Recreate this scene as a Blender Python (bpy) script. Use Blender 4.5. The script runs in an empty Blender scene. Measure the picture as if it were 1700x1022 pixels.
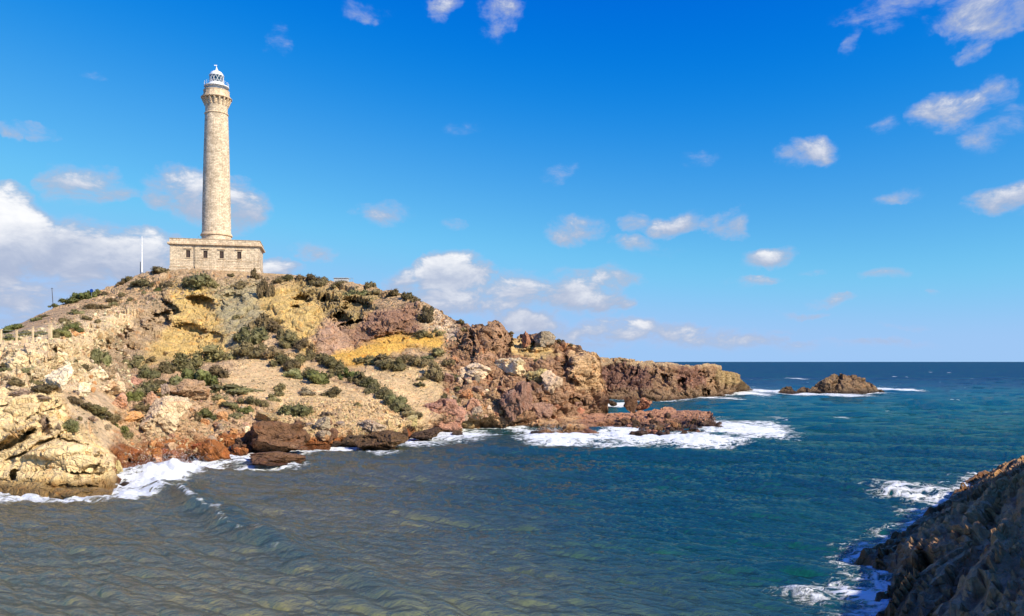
import bpy, bmesh, math, random
import numpy as np
from mathutils import Vector, Matrix, Euler

R = math.radians
random.seed(7)
rng = np.random.default_rng(11)
S = bpy.context.scene
COL = S.collection

# ------------------------------------------------------------------ camera
F, H, CX, HZ = 1300.0, 12.0, 850.0, 600.0      # focal length in photo pixels, eye height (m), centre column, horizon row
cam = bpy.data.objects.new('camera', bpy.data.cameras.new('camera'))
COL.objects.link(cam)
cam.location = (0, 0, H)
cam.rotation_euler = (R(90), 0, 0)
cam.data.sensor_width = 36
cam.data.lens = 36 * F / 1700
cam.data.shift_y = 89 / 1700
cam.data.clip_start = 0.5
cam.data.clip_end = 60000
S.camera = cam

# ------------------------------------------------------------------ sun, sky, exposure
SUN_EL = 35.0
sd = Vector((0.83, -0.56, 0)).normalized()      # horizontal direction towards the sun
sun_dir = Vector((sd.x * math.cos(R(SUN_EL)), sd.y * math.cos(R(SUN_EL)), math.sin(R(SUN_EL))))
sl = bpy.data.lights.new('sun', 'SUN')
sl.energy = 5.0
sl.angle = R(0.5)
sl.color = (1.0, 0.90, 0.72)
so = bpy.data.objects.new('sun', sl)
COL.objects.link(so)
so.rotation_euler = sun_dir.to_track_quat('Z', 'Y').to_euler()
so.location = (60, -60, 80)

S.view_settings.view_transform = 'Standard'
S.view_settings.look = 'None'
S.view_settings.exposure = 0.42
S.view_settings.gamma = 1.0
S.render.engine = 'CYCLES'
S.cycles.max_bounces = 4
S.cycles.diffuse_bounces = 2
S.cycles.glossy_bounces = 2
S.cycles.use_adaptive_sampling = True
S.cycles.adaptive_threshold = 0.03
S.cycles.use_denoising = True


# ------------------------------------------------------------------ node helpers
class NT:
    def __init__(self, tree):
        self.t = tree

    def n(self, kind, ins=None, **props):
        nd = self.t.nodes.new(kind)
        for k, v in props.items():
            setattr(nd, k, v)
        for k, v in (ins or {}).items():
            s = nd.inputs[k]
            if isinstance(v, bpy.types.NodeSocket):
                self.t.links.new(v, s)
            else:
                s.default_value = v
        return nd

    def math(self, op, a, b=None, c=None, clamp=False):
        ins = {0: a}
        if b is not None:
            ins[1] = b
        if c is not None:
            ins[2] = c
        return self.n('ShaderNodeMath', ins, operation=op, use_clamp=clamp).outputs[0]

    def vmath(self, op, a, b=None, c=None):
        ins = {0: a}
        if b is not None:
            ins[1] = b
        if c is not None:
            ins[2] = c
        nd = self.n('ShaderNodeVectorMath', ins, operation=op)
        return nd.outputs['Value'] if op in ('LENGTH', 'DOT_PRODUCT') else nd.outputs[0]

    def noise(self, vec, scale, detail=4, rough=0.55, dist=0.0, out='Fac'):
        return self.n('ShaderNodeTexNoise', {'Vector': vec, 'Scale': scale, 'Detail': detail,
                                             'Roughness': rough, 'Distortion': dist}).outputs[out]

    def ramp(self, v, a, b, lo=0.0, hi=1.0, smooth=True):
        return self.n('ShaderNodeMapRange', {0: v, 1: a, 2: b, 3: lo, 4: hi},
                      interpolation_type='SMOOTHSTEP' if smooth else 'LINEAR').outputs[0]

    def mix(self, f, a, b, mode='MIX'):
        nd = self.t.nodes.new('ShaderNodeMix')
        nd.data_type = 'RGBA'
        nd.blend_type = mode
        for i, v in ((0, f), (6, a), (7, b)):
            if isinstance(v, bpy.types.NodeSocket):
                self.t.links.new(v, nd.inputs[i])
            else:
                nd.inputs[i].default_value = v if i == 0 else (tuple(v) + (1,))[:4]
        return nd.outputs[2]


def new_mat(name):
    m = bpy.data.materials.new(name)
    m.use_nodes = True
    m.node_tree.nodes.clear()
    nt = NT(m.node_tree)
    out = nt.n('ShaderNodeOutputMaterial')
    return m, nt, out


def simple_mat(name, col, rough=0.7, metal=0.0, spec=0.4, var=0.25, scale=3.0, bump=0.0):
    m, nt, out = new_mat(name)
    tc = nt.n('ShaderNodeTexCoord').outputs['Object']
    nz = nt.noise(tc, scale, 5, 0.6)
    f = nt.ramp(nz, 0.3, 0.7, 1 - var, 1 + var, False)
    c = nt.mix(1.0, col, nt.n('ShaderNodeCombineColor', {0: f, 1: f, 2: f}).outputs[0], 'MULTIPLY')
    p = nt.n('ShaderNodeBsdfPrincipled', {'Base Color': c, 'Roughness': rough, 'Metallic': metal, 'Specular IOR Level': spec})
    if bump:
        b = nt.n('ShaderNodeBump', {'Height': nz, 'Strength': 0.6, 'Distance': bump})
        nt.t.links.new(b.outputs[0], p.inputs['Normal'])
    nt.t.links.new(p.outputs[0], out.inputs[0])
    return m


# ------------------------------------------------------------------ world: clear sky with scattered cumulus
world = bpy.data.worlds.new('World')
S.world = world
world.use_nodes = True
wt = world.node_tree
wt.nodes.clear()
W_ = NT(wt)


def cloud_group():
    g = bpy.data.node_groups.new('cloud_density', 'ShaderNodeTree')
    g.interface.new_socket('Vector', in_out='INPUT', socket_type='NodeSocketVector')
    g.interface.new_socket('Density', in_out='OUTPUT', socket_type='NodeSocketFloat')
    g.interface.new_socket('Light', in_out='OUTPUT', socket_type='NodeSocketFloat')
    n = NT(g)
    gi = n.n('NodeGroupInput')
    go = n.n('NodeGroupOutput')
    v = gi.outputs[0]
    wnode = n.n('ShaderNodeTexNoise', {'Vector': v, 'Scale': 10.0, 'Detail': 5, 'Roughness': 0.62})
    warp, warp_f = wnode.outputs['Color'], wnode.outputs['Fac']
    warp2 = n.vmath('MULTIPLY_ADD', n.vmath('SUBTRACT', warp, (0.5, 0.5, 0.5)), (0.10, 0.055, 0.0), v)
    # direction (azimuth, elevation) in radians, half width, half height, strength
    blobs = []

    def B(px, py, w, h, s):
        a = math.atan((px - CX) / F)
        e = math.atan((HZ - py) / F * math.cos(a))
        blobs.append((a, e, w / F * math.cos(a) ** 2, h / F * math.cos(a), s))
    # big bank behind the hill on the left
    B(15, 385, 100, 66, 1.6); B(110, 415, 120, 60, 1.5); B(-60, 420, 120, 90, 1.5); B(215, 428, 100, 44, 1.3)
    B(30, 490, 140, 40, 0.85); B(150, 480, 90, 30, 0.8); B(60, 530, 120, 20, 0.6)
    B(135, 300, 66, 34, 0.95); B(190, 312, 52, 20, 0.75); B(310, 325, 70, 44, 1.05); B(395, 337, 60, 42, 1.05)
    B(45, 213, 40, 14, 0.55); B(5, 213, 22, 14, 0.55); B(460, 66, 24, 26, 0.55); B(150, 117, 32, 8, 0.4)
    B(455, 447, 36, 18, 0.75); B(528, 424, 38, 20, 0.75)
    # middle
    B(642, 352, 46, 24, 0.75); B(748, 372, 22, 12, 0.55); B(748, 456, 66, 38, 1.5); B(672, 470, 40, 22, 1.0)
    B(740, 505, 100, 28, 1.05); B(850, 490, 80, 28, 1.05); B(950, 490, 74, 28, 1.1); B(1005, 504, 42, 18, 1.0)
    B(875, 532, 70, 24, 1.3); B(965, 545, 80, 22, 1.0); B(1060, 553, 140, 20, 0.95); B(1200, 560, 110, 18, 0.8)
    B(945, 380, 46, 26, 0.85); B(1050, 403, 52, 17, 0.85); B(1050, 365, 40, 18, 0.62); B(1130, 370, 52, 22, 0.85)
    B(1208, 374, 34, 24, 0.85); B(1022, 460, 50, 20, 0.8); B(1110, 418, 50, 10, 0.4); B(925, 285, 34, 18, 0.4)
    B(1250, 470, 60, 9, 0.5); B(1290, 545, 40, 7, 0.5); B(1500, 545, 60, 7, 0.45); B(1330, 520, 50, 7, 0.45); B(1278, 433, 56, 18, 0.95); B(1350, 457, 26, 8, 0.5); B(1385, 500, 50, 10, 0.5); B(1465, 460, 40, 12, 0.45)
    B(770, 560, 120, 22, 0.7); B(1000, 568, 220, 18, 0.62); B(640, 540, 90, 24, 0.6); B(1180, 545, 160, 14, 0.5); B(1420, 575, 160, 10, 0.45); B(900, 470, 160, 26, 0.45); B(560, 500, 90, 26, 0.5); B(830, 515, 120, 22, 0.6); B(1320, 570, 90, 10, 0.45); B(1110, 540, 40, 8, 0.45); B(1560, 487, 20, 6, 0.4)
    # right
    B(1335, 257, 42, 24, 0.72); B(1500, 312, 52, 15, 0.6); B(1690, 325, 80, 28, 0.95); B(1575, 187, 50, 28, 0.8)
    B(1660, 215, 70, 36, 0.62); B(1640, 155, 40, 26, 0.45); B(1470, 20, 80, 26, 0.62); B(1620, 30, 75, 42, 0.85)
    B(1700, 0, 80, 40, 0.8); B(1600, 80, 26, 26, 0.6); B(1403, 70, 14, 24, 0.38); B(1470, 205, 40, 16, 0.4)
    B(830, 30, 34, 42, 0.62); B(730, 10, 34, 18, 0.55); B(610, 15, 40, 14, 0.36); B(770, 205, 36, 16, 0.34); B(1150, 268, 40, 16, 0.3)
    acc = num = den = None
    ws = n.n('ShaderNodeSeparateXYZ', {0: warp2})
    va = n.n('ShaderNodeCombineXYZ', {0: ws.outputs[0], 1: ws.outputs[0], 2: ws.outputs[0]}).outputs[0]
    ve = n.n('ShaderNodeCombineXYZ', {0: ws.outputs[1], 1: ws.outputs[1], 2: ws.outputs[1]}).outputs[0]
    while len(blobs) % 3:
        blobs.append((3.0, 1.5, 0.01, 0.01, 0.0))
    for i in range(0, len(blobs), 3):           # three clouds at a time, one per vector channel
        a, e, w, h, s_ = zip(*blobs[i:i + 3])
        X = n.vmath('MULTIPLY_ADD', va, [1 / q for q in w], [-p / q for p, q in zip(a, w)])
        Yv = n.vmath('MULTIPLY_ADD', ve, [1 / q for q in h], [-p / q for p, q in zip(e, h)])
        L = n.vmath('MULTIPLY_ADD', Yv, Yv, n.vmath('MULTIPLY', X, X))
        q = n.vmath('MAXIMUM', n.vmath('MULTIPLY_ADD', L, [-0.62 * p for p in s_], s_), (0, 0, 0))
        acc = q if acc is None else n.vmath('MAXIMUM', acc, q)
        num = n.vmath('MULTIPLY', q, Yv) if num is None else n.vmath('MULTIPLY_ADD', q, Yv, num)
        den = q if den is None else n.vmath('ADD', den, q)
    sa = n.n('ShaderNodeSeparateXYZ', {0: acc})
    acc = n.math('MAXIMUM', n.math('MAXIMUM', sa.outputs[0], sa.outputs[1]), sa.outputs[2])
    top = n.math('DIVIDE', n.vmath('DOT_PRODUCT', num, (1, 1, 1)), n.math('ADD', n.vmath('DOT_PRODUCT', den, (1, 1, 1)), 0.02))
    # unseen cumulus added outside the frame, cover raised to whiten the blue sky fill
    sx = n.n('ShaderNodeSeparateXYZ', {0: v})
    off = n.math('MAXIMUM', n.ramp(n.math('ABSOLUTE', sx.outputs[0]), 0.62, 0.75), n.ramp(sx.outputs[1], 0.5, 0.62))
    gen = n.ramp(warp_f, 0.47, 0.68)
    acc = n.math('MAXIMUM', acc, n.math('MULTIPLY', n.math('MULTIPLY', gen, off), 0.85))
    st = n.vmath('MULTIPLY', v, (1.0, 1.9, 1.0))
    f1 = n.noise(st, 15.0, 9, 0.64, 0.3)
    det = n.math('MULTIPLY_ADD', f1, 2.5, -1.22)
    dens = n.math('MULTIPLY', n.math('ADD', acc, n.math('MULTIPLY', det, 1.0)), n.ramp(acc, 0.0, 0.30))
    n.t.links.new(n.ramp(dens, -0.05, 1.5, 0, 1), go.inputs[0])
    n.t.links.new(n.math('ADD', n.math('MULTIPLY', top, 0.55), n.math('MULTIPLY', det, 0.55)), go.inputs[1])
    return g


tcw = W_.n('ShaderNodeTexCoord').outputs['Generated']
sep = W_.n('ShaderNodeSeparateXYZ', {0: tcw})
az = W_.math('ARCTAN2', sep.outputs[0], sep.outputs[1])
el = W_.math('ARCSINE', sep.outputs[2])
ae = W_.n('ShaderNodeCombineXYZ', {0: az, 1: el, 2: 0.0}).outputs[0]
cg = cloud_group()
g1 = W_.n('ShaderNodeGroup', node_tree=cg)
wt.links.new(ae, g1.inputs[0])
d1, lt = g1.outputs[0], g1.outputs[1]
sky = W_.n('ShaderNodeTexSky', sky_type='NISHITA', sun_disc=False, sun_elevation=R(SUN_EL),
           sun_rotation=math.atan2(sd.x, sd.y), altitude=0.0, air_density=1.0, dust_density=0.0, ozone_density=2.0)
# sampled a little above the true direction (no yellow rim at the sea horizon), then graded to the photograph's deep azure
wt.links.new(W_.vmath('MULTIPLY_ADD', tcw, (1, 1, 0.9), (0, 0, 0.062)), sky.inputs[0])
sc_ = W_.n('ShaderNodeSeparateColor', {0: W_.vmath('MULTIPLY', sky.outputs[0], (0.10, 0.10, 0.10))})
skyc = W_.n('ShaderNodeCombineColor', {
    0: W_.math('SMOOTH_MIN', W_.math('SMOOTH_MAX', W_.math('MULTIPLY_ADD', sc_.outputs[0], 1.35, -0.19), 0.0, 0.05), 0.34, 0.1),
    1: W_.math('SMOOTH_MIN', W_.math('SMOOTH_MAX', W_.math('MULTIPLY_ADD', sc_.outputs[1], 1.8, -0.189), 0.06, 0.05), 0.56, 0.1),
    2: W_.math('MINIMUM', W_.math('MULTIPLY', W_.math('POWER', sc_.outputs[2], 0.42), 1.10), 0.89)}).outputs[0]
lit = W_.math('MULTIPLY', W_.ramp(lt, -0.35, 0.75), W_.ramp(d1, 0.40, 0.95))
SKYK = 0.77                                     # the sky against the sunlit land
ccol = W_.mix(lit, (0.42, 0.48, 0.64), (1.05, 1.03, 1.02))
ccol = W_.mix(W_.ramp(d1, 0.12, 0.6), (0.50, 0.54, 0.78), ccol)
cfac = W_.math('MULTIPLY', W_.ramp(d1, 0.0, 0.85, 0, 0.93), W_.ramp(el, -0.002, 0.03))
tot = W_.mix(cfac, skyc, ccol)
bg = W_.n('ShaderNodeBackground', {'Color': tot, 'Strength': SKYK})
wo = W_.n('ShaderNodeOutputWorld')
wt.links.new(bg.outputs[0], wo.inputs[0])
world.cycles.sampling_method = 'MANUAL'
world.cycles.sample_map_resolution = 512


# ------------------------------------------------------------------ numpy noise
def _h(ix, iy, iz, s):
    h = (ix.astype(np.int64) * 374761393 + iy.astype(np.int64) * 668265263 + iz.astype(np.int64) * 1274126177 + s * 974634777) & 0xFFFFFFFF
    h = ((h ^ (h >> 13)) * 1274126177) & 0xFFFFFFFF
    h = ((h ^ (h >> 16)) * 2246822519) & 0xFFFFFFFF
    return ((h ^ (h >> 15)) & 0xFFFFFF) / float(0xFFFFFF)


def vnoise(P, s=0):
    i = np.floor(P).astype(np.int64)
    f = P - i
    u = f * f * (3 - 2 * f)
    r = 0
    for dx in (0, 1):
        wx = u[:, 0] if dx else 1 - u[:, 0]
        for dy in (0, 1):
            wy = u[:, 1] if dy else 1 - u[:, 1]
            for dz in (0, 1):
                wz = u[:, 2] if dz else 1 - u[:, 2]
                r = r + wx * wy * wz * _h(i[:, 0] + dx, i[:, 1] + dy, i[:, 2] + dz, s)
    return r


def fbm(P, scale, octv=4, gain=0.5, s=0):
    a, t, r = 1.0, 0.0, 0.0
    Q = P / scale
    for k in range(octv):
        r = r + a * vnoise(Q + 17.3 * k, s + k)
        t += a
        a *= gain
        Q = Q * 2.03
    return r / t


def facet(P, scale, s=0, tilt=1.0):
    """chunky broken-rock relief: every Worley cell gets its own offset and tilt; returns value ~[-1,1] and crack distance"""
    Q = P / scale
    b = np.floor(Q - 0.5).astype(np.int64)
    n = len(Q)
    best = np.full(n, 9.0)
    sec = np.full(n, 9.0)
    val = np.zeros(n)
    for dx in (0, 1):
        for dy in (0, 1):
            for dz in (0, 1):
                c = b + np.array([dx, dy, dz])
                j = [_h(c[:, 0], c[:, 1], c[:, 2], s + k) for k in range(3)]
                d = Q - (c + 0.5 + (np.stack(j, 1) - 0.5) * 0.9)
                L = (d * d).sum(1)
                q = [_h(c[:, 0], c[:, 1], c[:, 2], s + 7 + k) for k in range(4)]
                v = (q[0] - 0.5) * 1.3 + tilt * (d[:, 0] * (q[1] - 0.5) + d[:, 1] * (q[2] - 0.5) + d[:, 2] * (q[3] - 0.5)) * 2.2
                near = L < best
                sec = np.where(near, best, np.minimum(sec, L))
                val = np.where(near, v, val)
                best = np.where(near, L, best)
    return val, np.sqrt(sec) - np.sqrt(best)


def sm(x, a, b):
    t = np.clip((x - a) / (b - a), 0, 1)
    return t * t * (3 - 2 * t)


def poly_sd(px, py, poly):
    """signed distance in photo pixels, positive inside"""
    n = len(poly)
    d = np.full(px.shape, 1e18)
    ins = np.zeros(px.shape, bool)
    for i in range(n):
        ax, ay = poly[i]
        bx, by = poly[(i + 1) % n]
        ex, ey = bx - ax, by - ay
        wx, wy = px - ax, py - ay
        t = np.clip((wx * ex + wy * ey) / (ex * ex + ey * ey + 1e-9), 0, 1)
        d = np.minimum(d, (wx - ex * t) ** 2 + (wy - ey * t) ** 2)
        c = ((ay <= py) != (by <= py))
        xi = ax + (py - ay) / (ey if abs(ey) > 1e-9 else 1e-9) * ex
        ins ^= c & (px < xi)
    return np.where(ins, 1, -1) * np.sqrt(d)


def unproj(px, py, Y):
    return np.stack([(px - CX) / F * Y, Y + 0 * px, H - (py - HZ) / F * Y], -1)


def seaY(py):
    return F * H / (py - HZ)


# ------------------------------------------------------------------ mesh helpers
def link(name, me, mat=None, parent=None):
    o = bpy.data.objects.new(name, me)
    COL.objects.link(o)
    if mat is not None:
        me.materials.clear()
        for m in (mat if isinstance(mat, (list, tuple)) else [mat]):
            me.materials.append(m)
    if parent is not None:
        o.parent = parent
    return o


def tag(o, label=None, cat=None, group=None, kind=None):
    if label: o['label'] = label
    if cat: o['category'] = cat
    if group: o['group'] = group
    if kind: o['kind'] = kind
    return o


def empty(name, loc=(0, 0, 0), rz=0):
    o = bpy.data.objects.new(name, None)
    COL.objects.link(o)
    o.location = loc
    o.rotation_euler = (0, 0, rz)
    o.empty_display_size = 0.2
    return o


def np_mesh(name, V, Fq, cols=None, attrs=None, smooth=False):
    me = bpy.data.meshes.new(name)
    V = np.ascontiguousarray(V, np.float32)
    Fq = np.ascontiguousarray(Fq, np.int32)
    k = Fq.shape[1]
    me.vertices.add(len(V))
    me.vertices.foreach_set('co', V.ravel())
    me.loops.add(Fq.size)
    me.loops.foreach_set('vertex_index', Fq.ravel())
    me.polygons.add(len(Fq))
    me.polygons.foreach_set('loop_start', np.arange(0, Fq.size, k, dtype=np.int32))
    me.polygons.foreach_set('use_smooth', np.full(len(Fq), smooth))
    if cols is not None:
        a = me.attributes.new('zcol', 'FLOAT_COLOR', 'POINT')
        a.data.foreach_set('color', np.ascontiguousarray(np.c_[cols, np.ones(len(V))], np.float32).ravel())
    for nm, v in (attrs or {}).items():
        a = me.attributes.new(nm, 'FLOAT', 'POINT')
        a.data.foreach_set('value', np.ascontiguousarray(v, np.float32))
    me.update(calc_edges=True)
    me.validate()
    return me


def grid_faces(nr, nc):
    i = np.arange(nr * nc).reshape(nr, nc)
    return np.stack([i[:-1, :-1], i[:-1, 1:], i[1:, 1:], i[1:, :-1]], -1).reshape(-1, 4)


def grid_normals(P):
    du = np.gradient(P, axis=1)
    dv = np.gradient(P, axis=0)
    n = np.cross(du, dv)
    n /= np.linalg.norm(n, axis=-1, keepdims=True) + 1e-9
    return n


def box_me(name, x0, x1, y0, y1, z0, z1, bev=0.0, uv=False):
    bm = bmesh.new()
    bmesh.ops.create_cube(bm, size=1)
    for v in bm.verts:
        v.co = Vector(((x0 + x1) / 2 + v.co.x * (x1 - x0), (y0 + y1) / 2 + v.co.y * (y1 - y0), (z0 + z1) / 2 + v.co.z * (z1 - z0)))
    if bev:
        bmesh.ops.bevel(bm, geom=bm.edges[:], offset=bev, segments=2, affect='EDGES', profile=0.5)
    me = bpy.data.meshes.new(name)
    bm.to_mesh(me)
    bm.free()
    if uv:
        box_uv(me)
    return me


def box_uv(me):
    l = me.uv_layers.new(name='UVMap')
    for p in me.polygons:
        for li in p.loop_indices:
            c = me.vertices[me.loops[li].vertex_index].co
            if abs(p.normal.z) > 0.7:
                l.data[li].uv = (c.x, c.y)
            elif abs(p.normal.x) > abs(p.normal.y):
                l.data[li].uv = (c.y, c.z)
            else:
                l.data[li].uv = (c.x, c.z)


def lathe_me(name, prof, seg=56, smooth=True):
    V, Fc = [], []
    for (r, z) in prof:
        for k in range(seg):
            a = 2 * math.pi * k / seg
            V.append((r * math.cos(a), r * math.sin(a), z))
    m = len(prof)
    for i in range(m - 1):
        for k in range(seg):
            k2 = (k + 1) % seg
            Fc.append((i * seg + k, i * seg + k2, (i + 1) * seg + k2, (i + 1) * seg + k))
    if prof[0][0] > 1e-4: Fc.append(tuple(reversed(range(seg))))
    if prof[-1][0] > 1e-4: Fc.append(tuple((m - 1) * seg + k for k in range(seg)))
    me = bpy.data.meshes.new(name)
    me.from_pydata(V, [], Fc)
    l = me.uv_layers.new(name='UVMap')
    for p in me.polygons:
        p.use_smooth = smooth and len(p.vertices) == 4
        for j, li in enumerate(p.loop_indices):
            vi = me.loops[li].vertex_index
            k = vi % seg
            if k == 0 and len(p.vertices) == 4 and (p.vertices[0] % seg) == seg - 1:
                k = seg
            c = me.vertices[vi].co
            l.data[li].uv = (k / seg * 2 * math.pi * 3.3, c.z)
    if smooth:
        me.set_sharp_from_angle(angle=R(35))
    return me


def tube_bm(bm, a, b, r0, r1=None, seg=8):
    a, b = Vector(a), Vector(b)
    r1 = r0 if r1 is None else r1
    d = b - a
    mtx = Matrix.Translation((a + b) / 2) @ d.to_track_quat('Z', 'Y').to_matrix().to_4x4()
    bmesh.ops.create_cone(bm, cap_ends=True, segments=seg, radius1=r0, radius2=r1, depth=d.length, matrix=mtx)


def tube_me(name, a, b, r0, r1=None, seg=8):
    bm = bmesh.new()
    tube_bm(bm, a, b, r0, r1, seg)
    me = bpy.data.meshes.new(name)
    bm.to_mesh(me)
    bm.free()
    return me


# ------------------------------------------------------------------ rock material (terrain colours come from the mesh, wear and grain from noise)
def rock_mat(name, col=None, wet_lo=0.35, wet_hi=1.3, grain=1.0):
    m, nt, out = new_mat(name)
    geo = nt.n('ShaderNodeNewGeometry')
    pos = geo.outputs['Position']
    if col is None:
        base = nt.n('ShaderNodeAttribute', attribute_name='zcol').outputs['Color']
    else:
        oi = nt.n('ShaderNodeObjectInfo').outputs['Random']
        base = nt.n('ShaderNodeHueSaturation', {'Color': tuple(col) + (1,), 'Value': nt.ramp(oi, 0, 1, 0.8, 1.25, False),
                                                'Hue': nt.ramp(nt.math('FRACT', nt.math('MULTIPLY', oi, 7.3)), 0, 1, 0.485, 0.51, False)}).outputs[0]
    big = nt.noise(pos, 0.32, 6, 0.62, 0.6)
    mid = nt.noise(pos, 1.4, 6, 0.65, 0.4)
    fine = nt.noise(pos, 6.0, 5, 0.7)
    f = nt.math('MULTIPLY', nt.ramp(big, 0.3, 0.72, 0.70, 1.27, False), nt.ramp(mid, 0.28, 0.74, 0.72, 1.25, False))
    f = nt.math('MULTIPLY', f, nt.ramp(fine, 0.25, 0.75, 0.8, 1.2, False))
    c = nt.mix(1.0, base, nt.n('ShaderNodeCombineColor', {0: f, 1: f, 2: f}).outputs[0], 'MULTIPLY')
    # iron stain and pale lime patches
    st = nt.ramp(nt.noise(nt.vmath('ADD', pos, (31, 7, 3)), 0.55, 5, 0.6, 0.8), 0.54, 0.7, 0, 0.55)
    c = nt.mix(st, c, nt.mix(1.0, c, (1.12, 0.72, 0.42), 'MULTIPLY'))
    pale = nt.ramp(nt.noise(nt.vmath('ADD', pos, (3, 57, 13)), 0.8, 6, 0.65, 0.5), 0.57, 0.72, 0, 0.5)
    c = nt.mix(pale, c, nt.mix(0.5, c, (0.6, 0.5, 0.38)))
    # strata lines
    sp = nt.n('ShaderNodeSeparateXYZ', {0: pos})
    wv = nt.math('ADD', sp.outputs[2], nt.math('MULTIPLY', mid, 0.9))
    strat = nt.noise(nt.n('ShaderNodeCombineXYZ', {0: nt.math('MULTIPLY', sp.outputs[0], 0.12), 1: nt.math('MULTIPLY', sp.outputs[1], 0.12), 2: wv}).outputs[0], 2.6, 4, 0.6)
    # wet, weedy band at the waterline
    wz = nt.math('ADD', sp.outputs[2], nt.math('MULTIPLY_ADD', big, -1.6, 0.8))
    wet = nt.ramp(wz, wet_hi, wet_lo)
    c = nt.mix(nt.math('MULTIPLY', wet, 0.85), c, nt.mix(1.0, c, (0.30, 0.24, 0.17), 'MULTIPLY'))
    rough = nt.ramp(wet, 0, 1, 0.92, 0.42, False)
    vor = nt.n('ShaderNodeTexVoronoi', {'Vector': nt.vmath('ADD', pos, nt.vmath('MULTIPLY', nt.noise(pos, 0.9, 3, 0.5, 0, 'Color'), (1.1, 1.1, 1.1))), 'Scale': 0.85}, feature='DISTANCE_TO_EDGE').outputs[0]
    crack = nt.ramp(vor, 0.0, 0.07)
    hgt = nt.math('ADD', nt.math('MULTIPLY', mid, 1.1), nt.math('MULTIPLY', fine, 0.35))
    hgt = nt.math('ADD', hgt, nt.math('MULTIPLY', crack, 0.30))
    hgt = nt.math('ADD', hgt, nt.math('MULTIPLY', strat, 0.35))
    b = nt.n('ShaderNodeBump', {'Height': hgt, 'Strength': 0.85, 'Distance': 0.55 * grain})
    p = nt.n('ShaderNodeBsdfPrincipled', {'Base Color': c, 'Roughness': rough, 'Specular IOR Level': 0.25, 'Normal': b.outputs[0]})
    nt.t.links.new(p.outputs[0], out.inputs[0])
    return m


M_rock = rock_mat('headland_rock')
M_rock_fg = rock_mat('shore_rock', wet_lo=0.8, wet_hi=3.6, grain=0.8)


# ------------------------------------------------------------------ landforms
def rbf_depth(ctrl, ax=1 / 100, ay=2.4 / 100):
    C = np.array(ctrl, float)
    X = np.c_[C[:, 0] * ax, C[:, 1] * ay]
    v = np.log(C[:, 2])
    n = len(X)
    D = np.sqrt(((X[:, None] - X[None]) ** 2).sum(-1))
    A = np.zeros((n + 3, n + 3))
    A[:n, :n] = D + np.eye(n) * -0.015
    A[:n, n] = 1; A[n, :n] = 1
    A[:n, n + 1:] = X; A[n + 1:, :n] = X.T
    w = np.linalg.solve(A, np.r_[v, 0, 0, 0])

    def f(px, py):
        q = np.c_[px.ravel() * ax, py.ravel() * ay]
        r = np.zeros(len(q))
        for i in range(n):
            r += w[i] * np.hypot(q[:, 0] - X[i, 0], q[:, 1] - X[i, 1])
        r += w[n] + q @ w[n + 1:]
        return np.exp(r).reshape(px.shape)
    return f


class Sheet:
    pass


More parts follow.
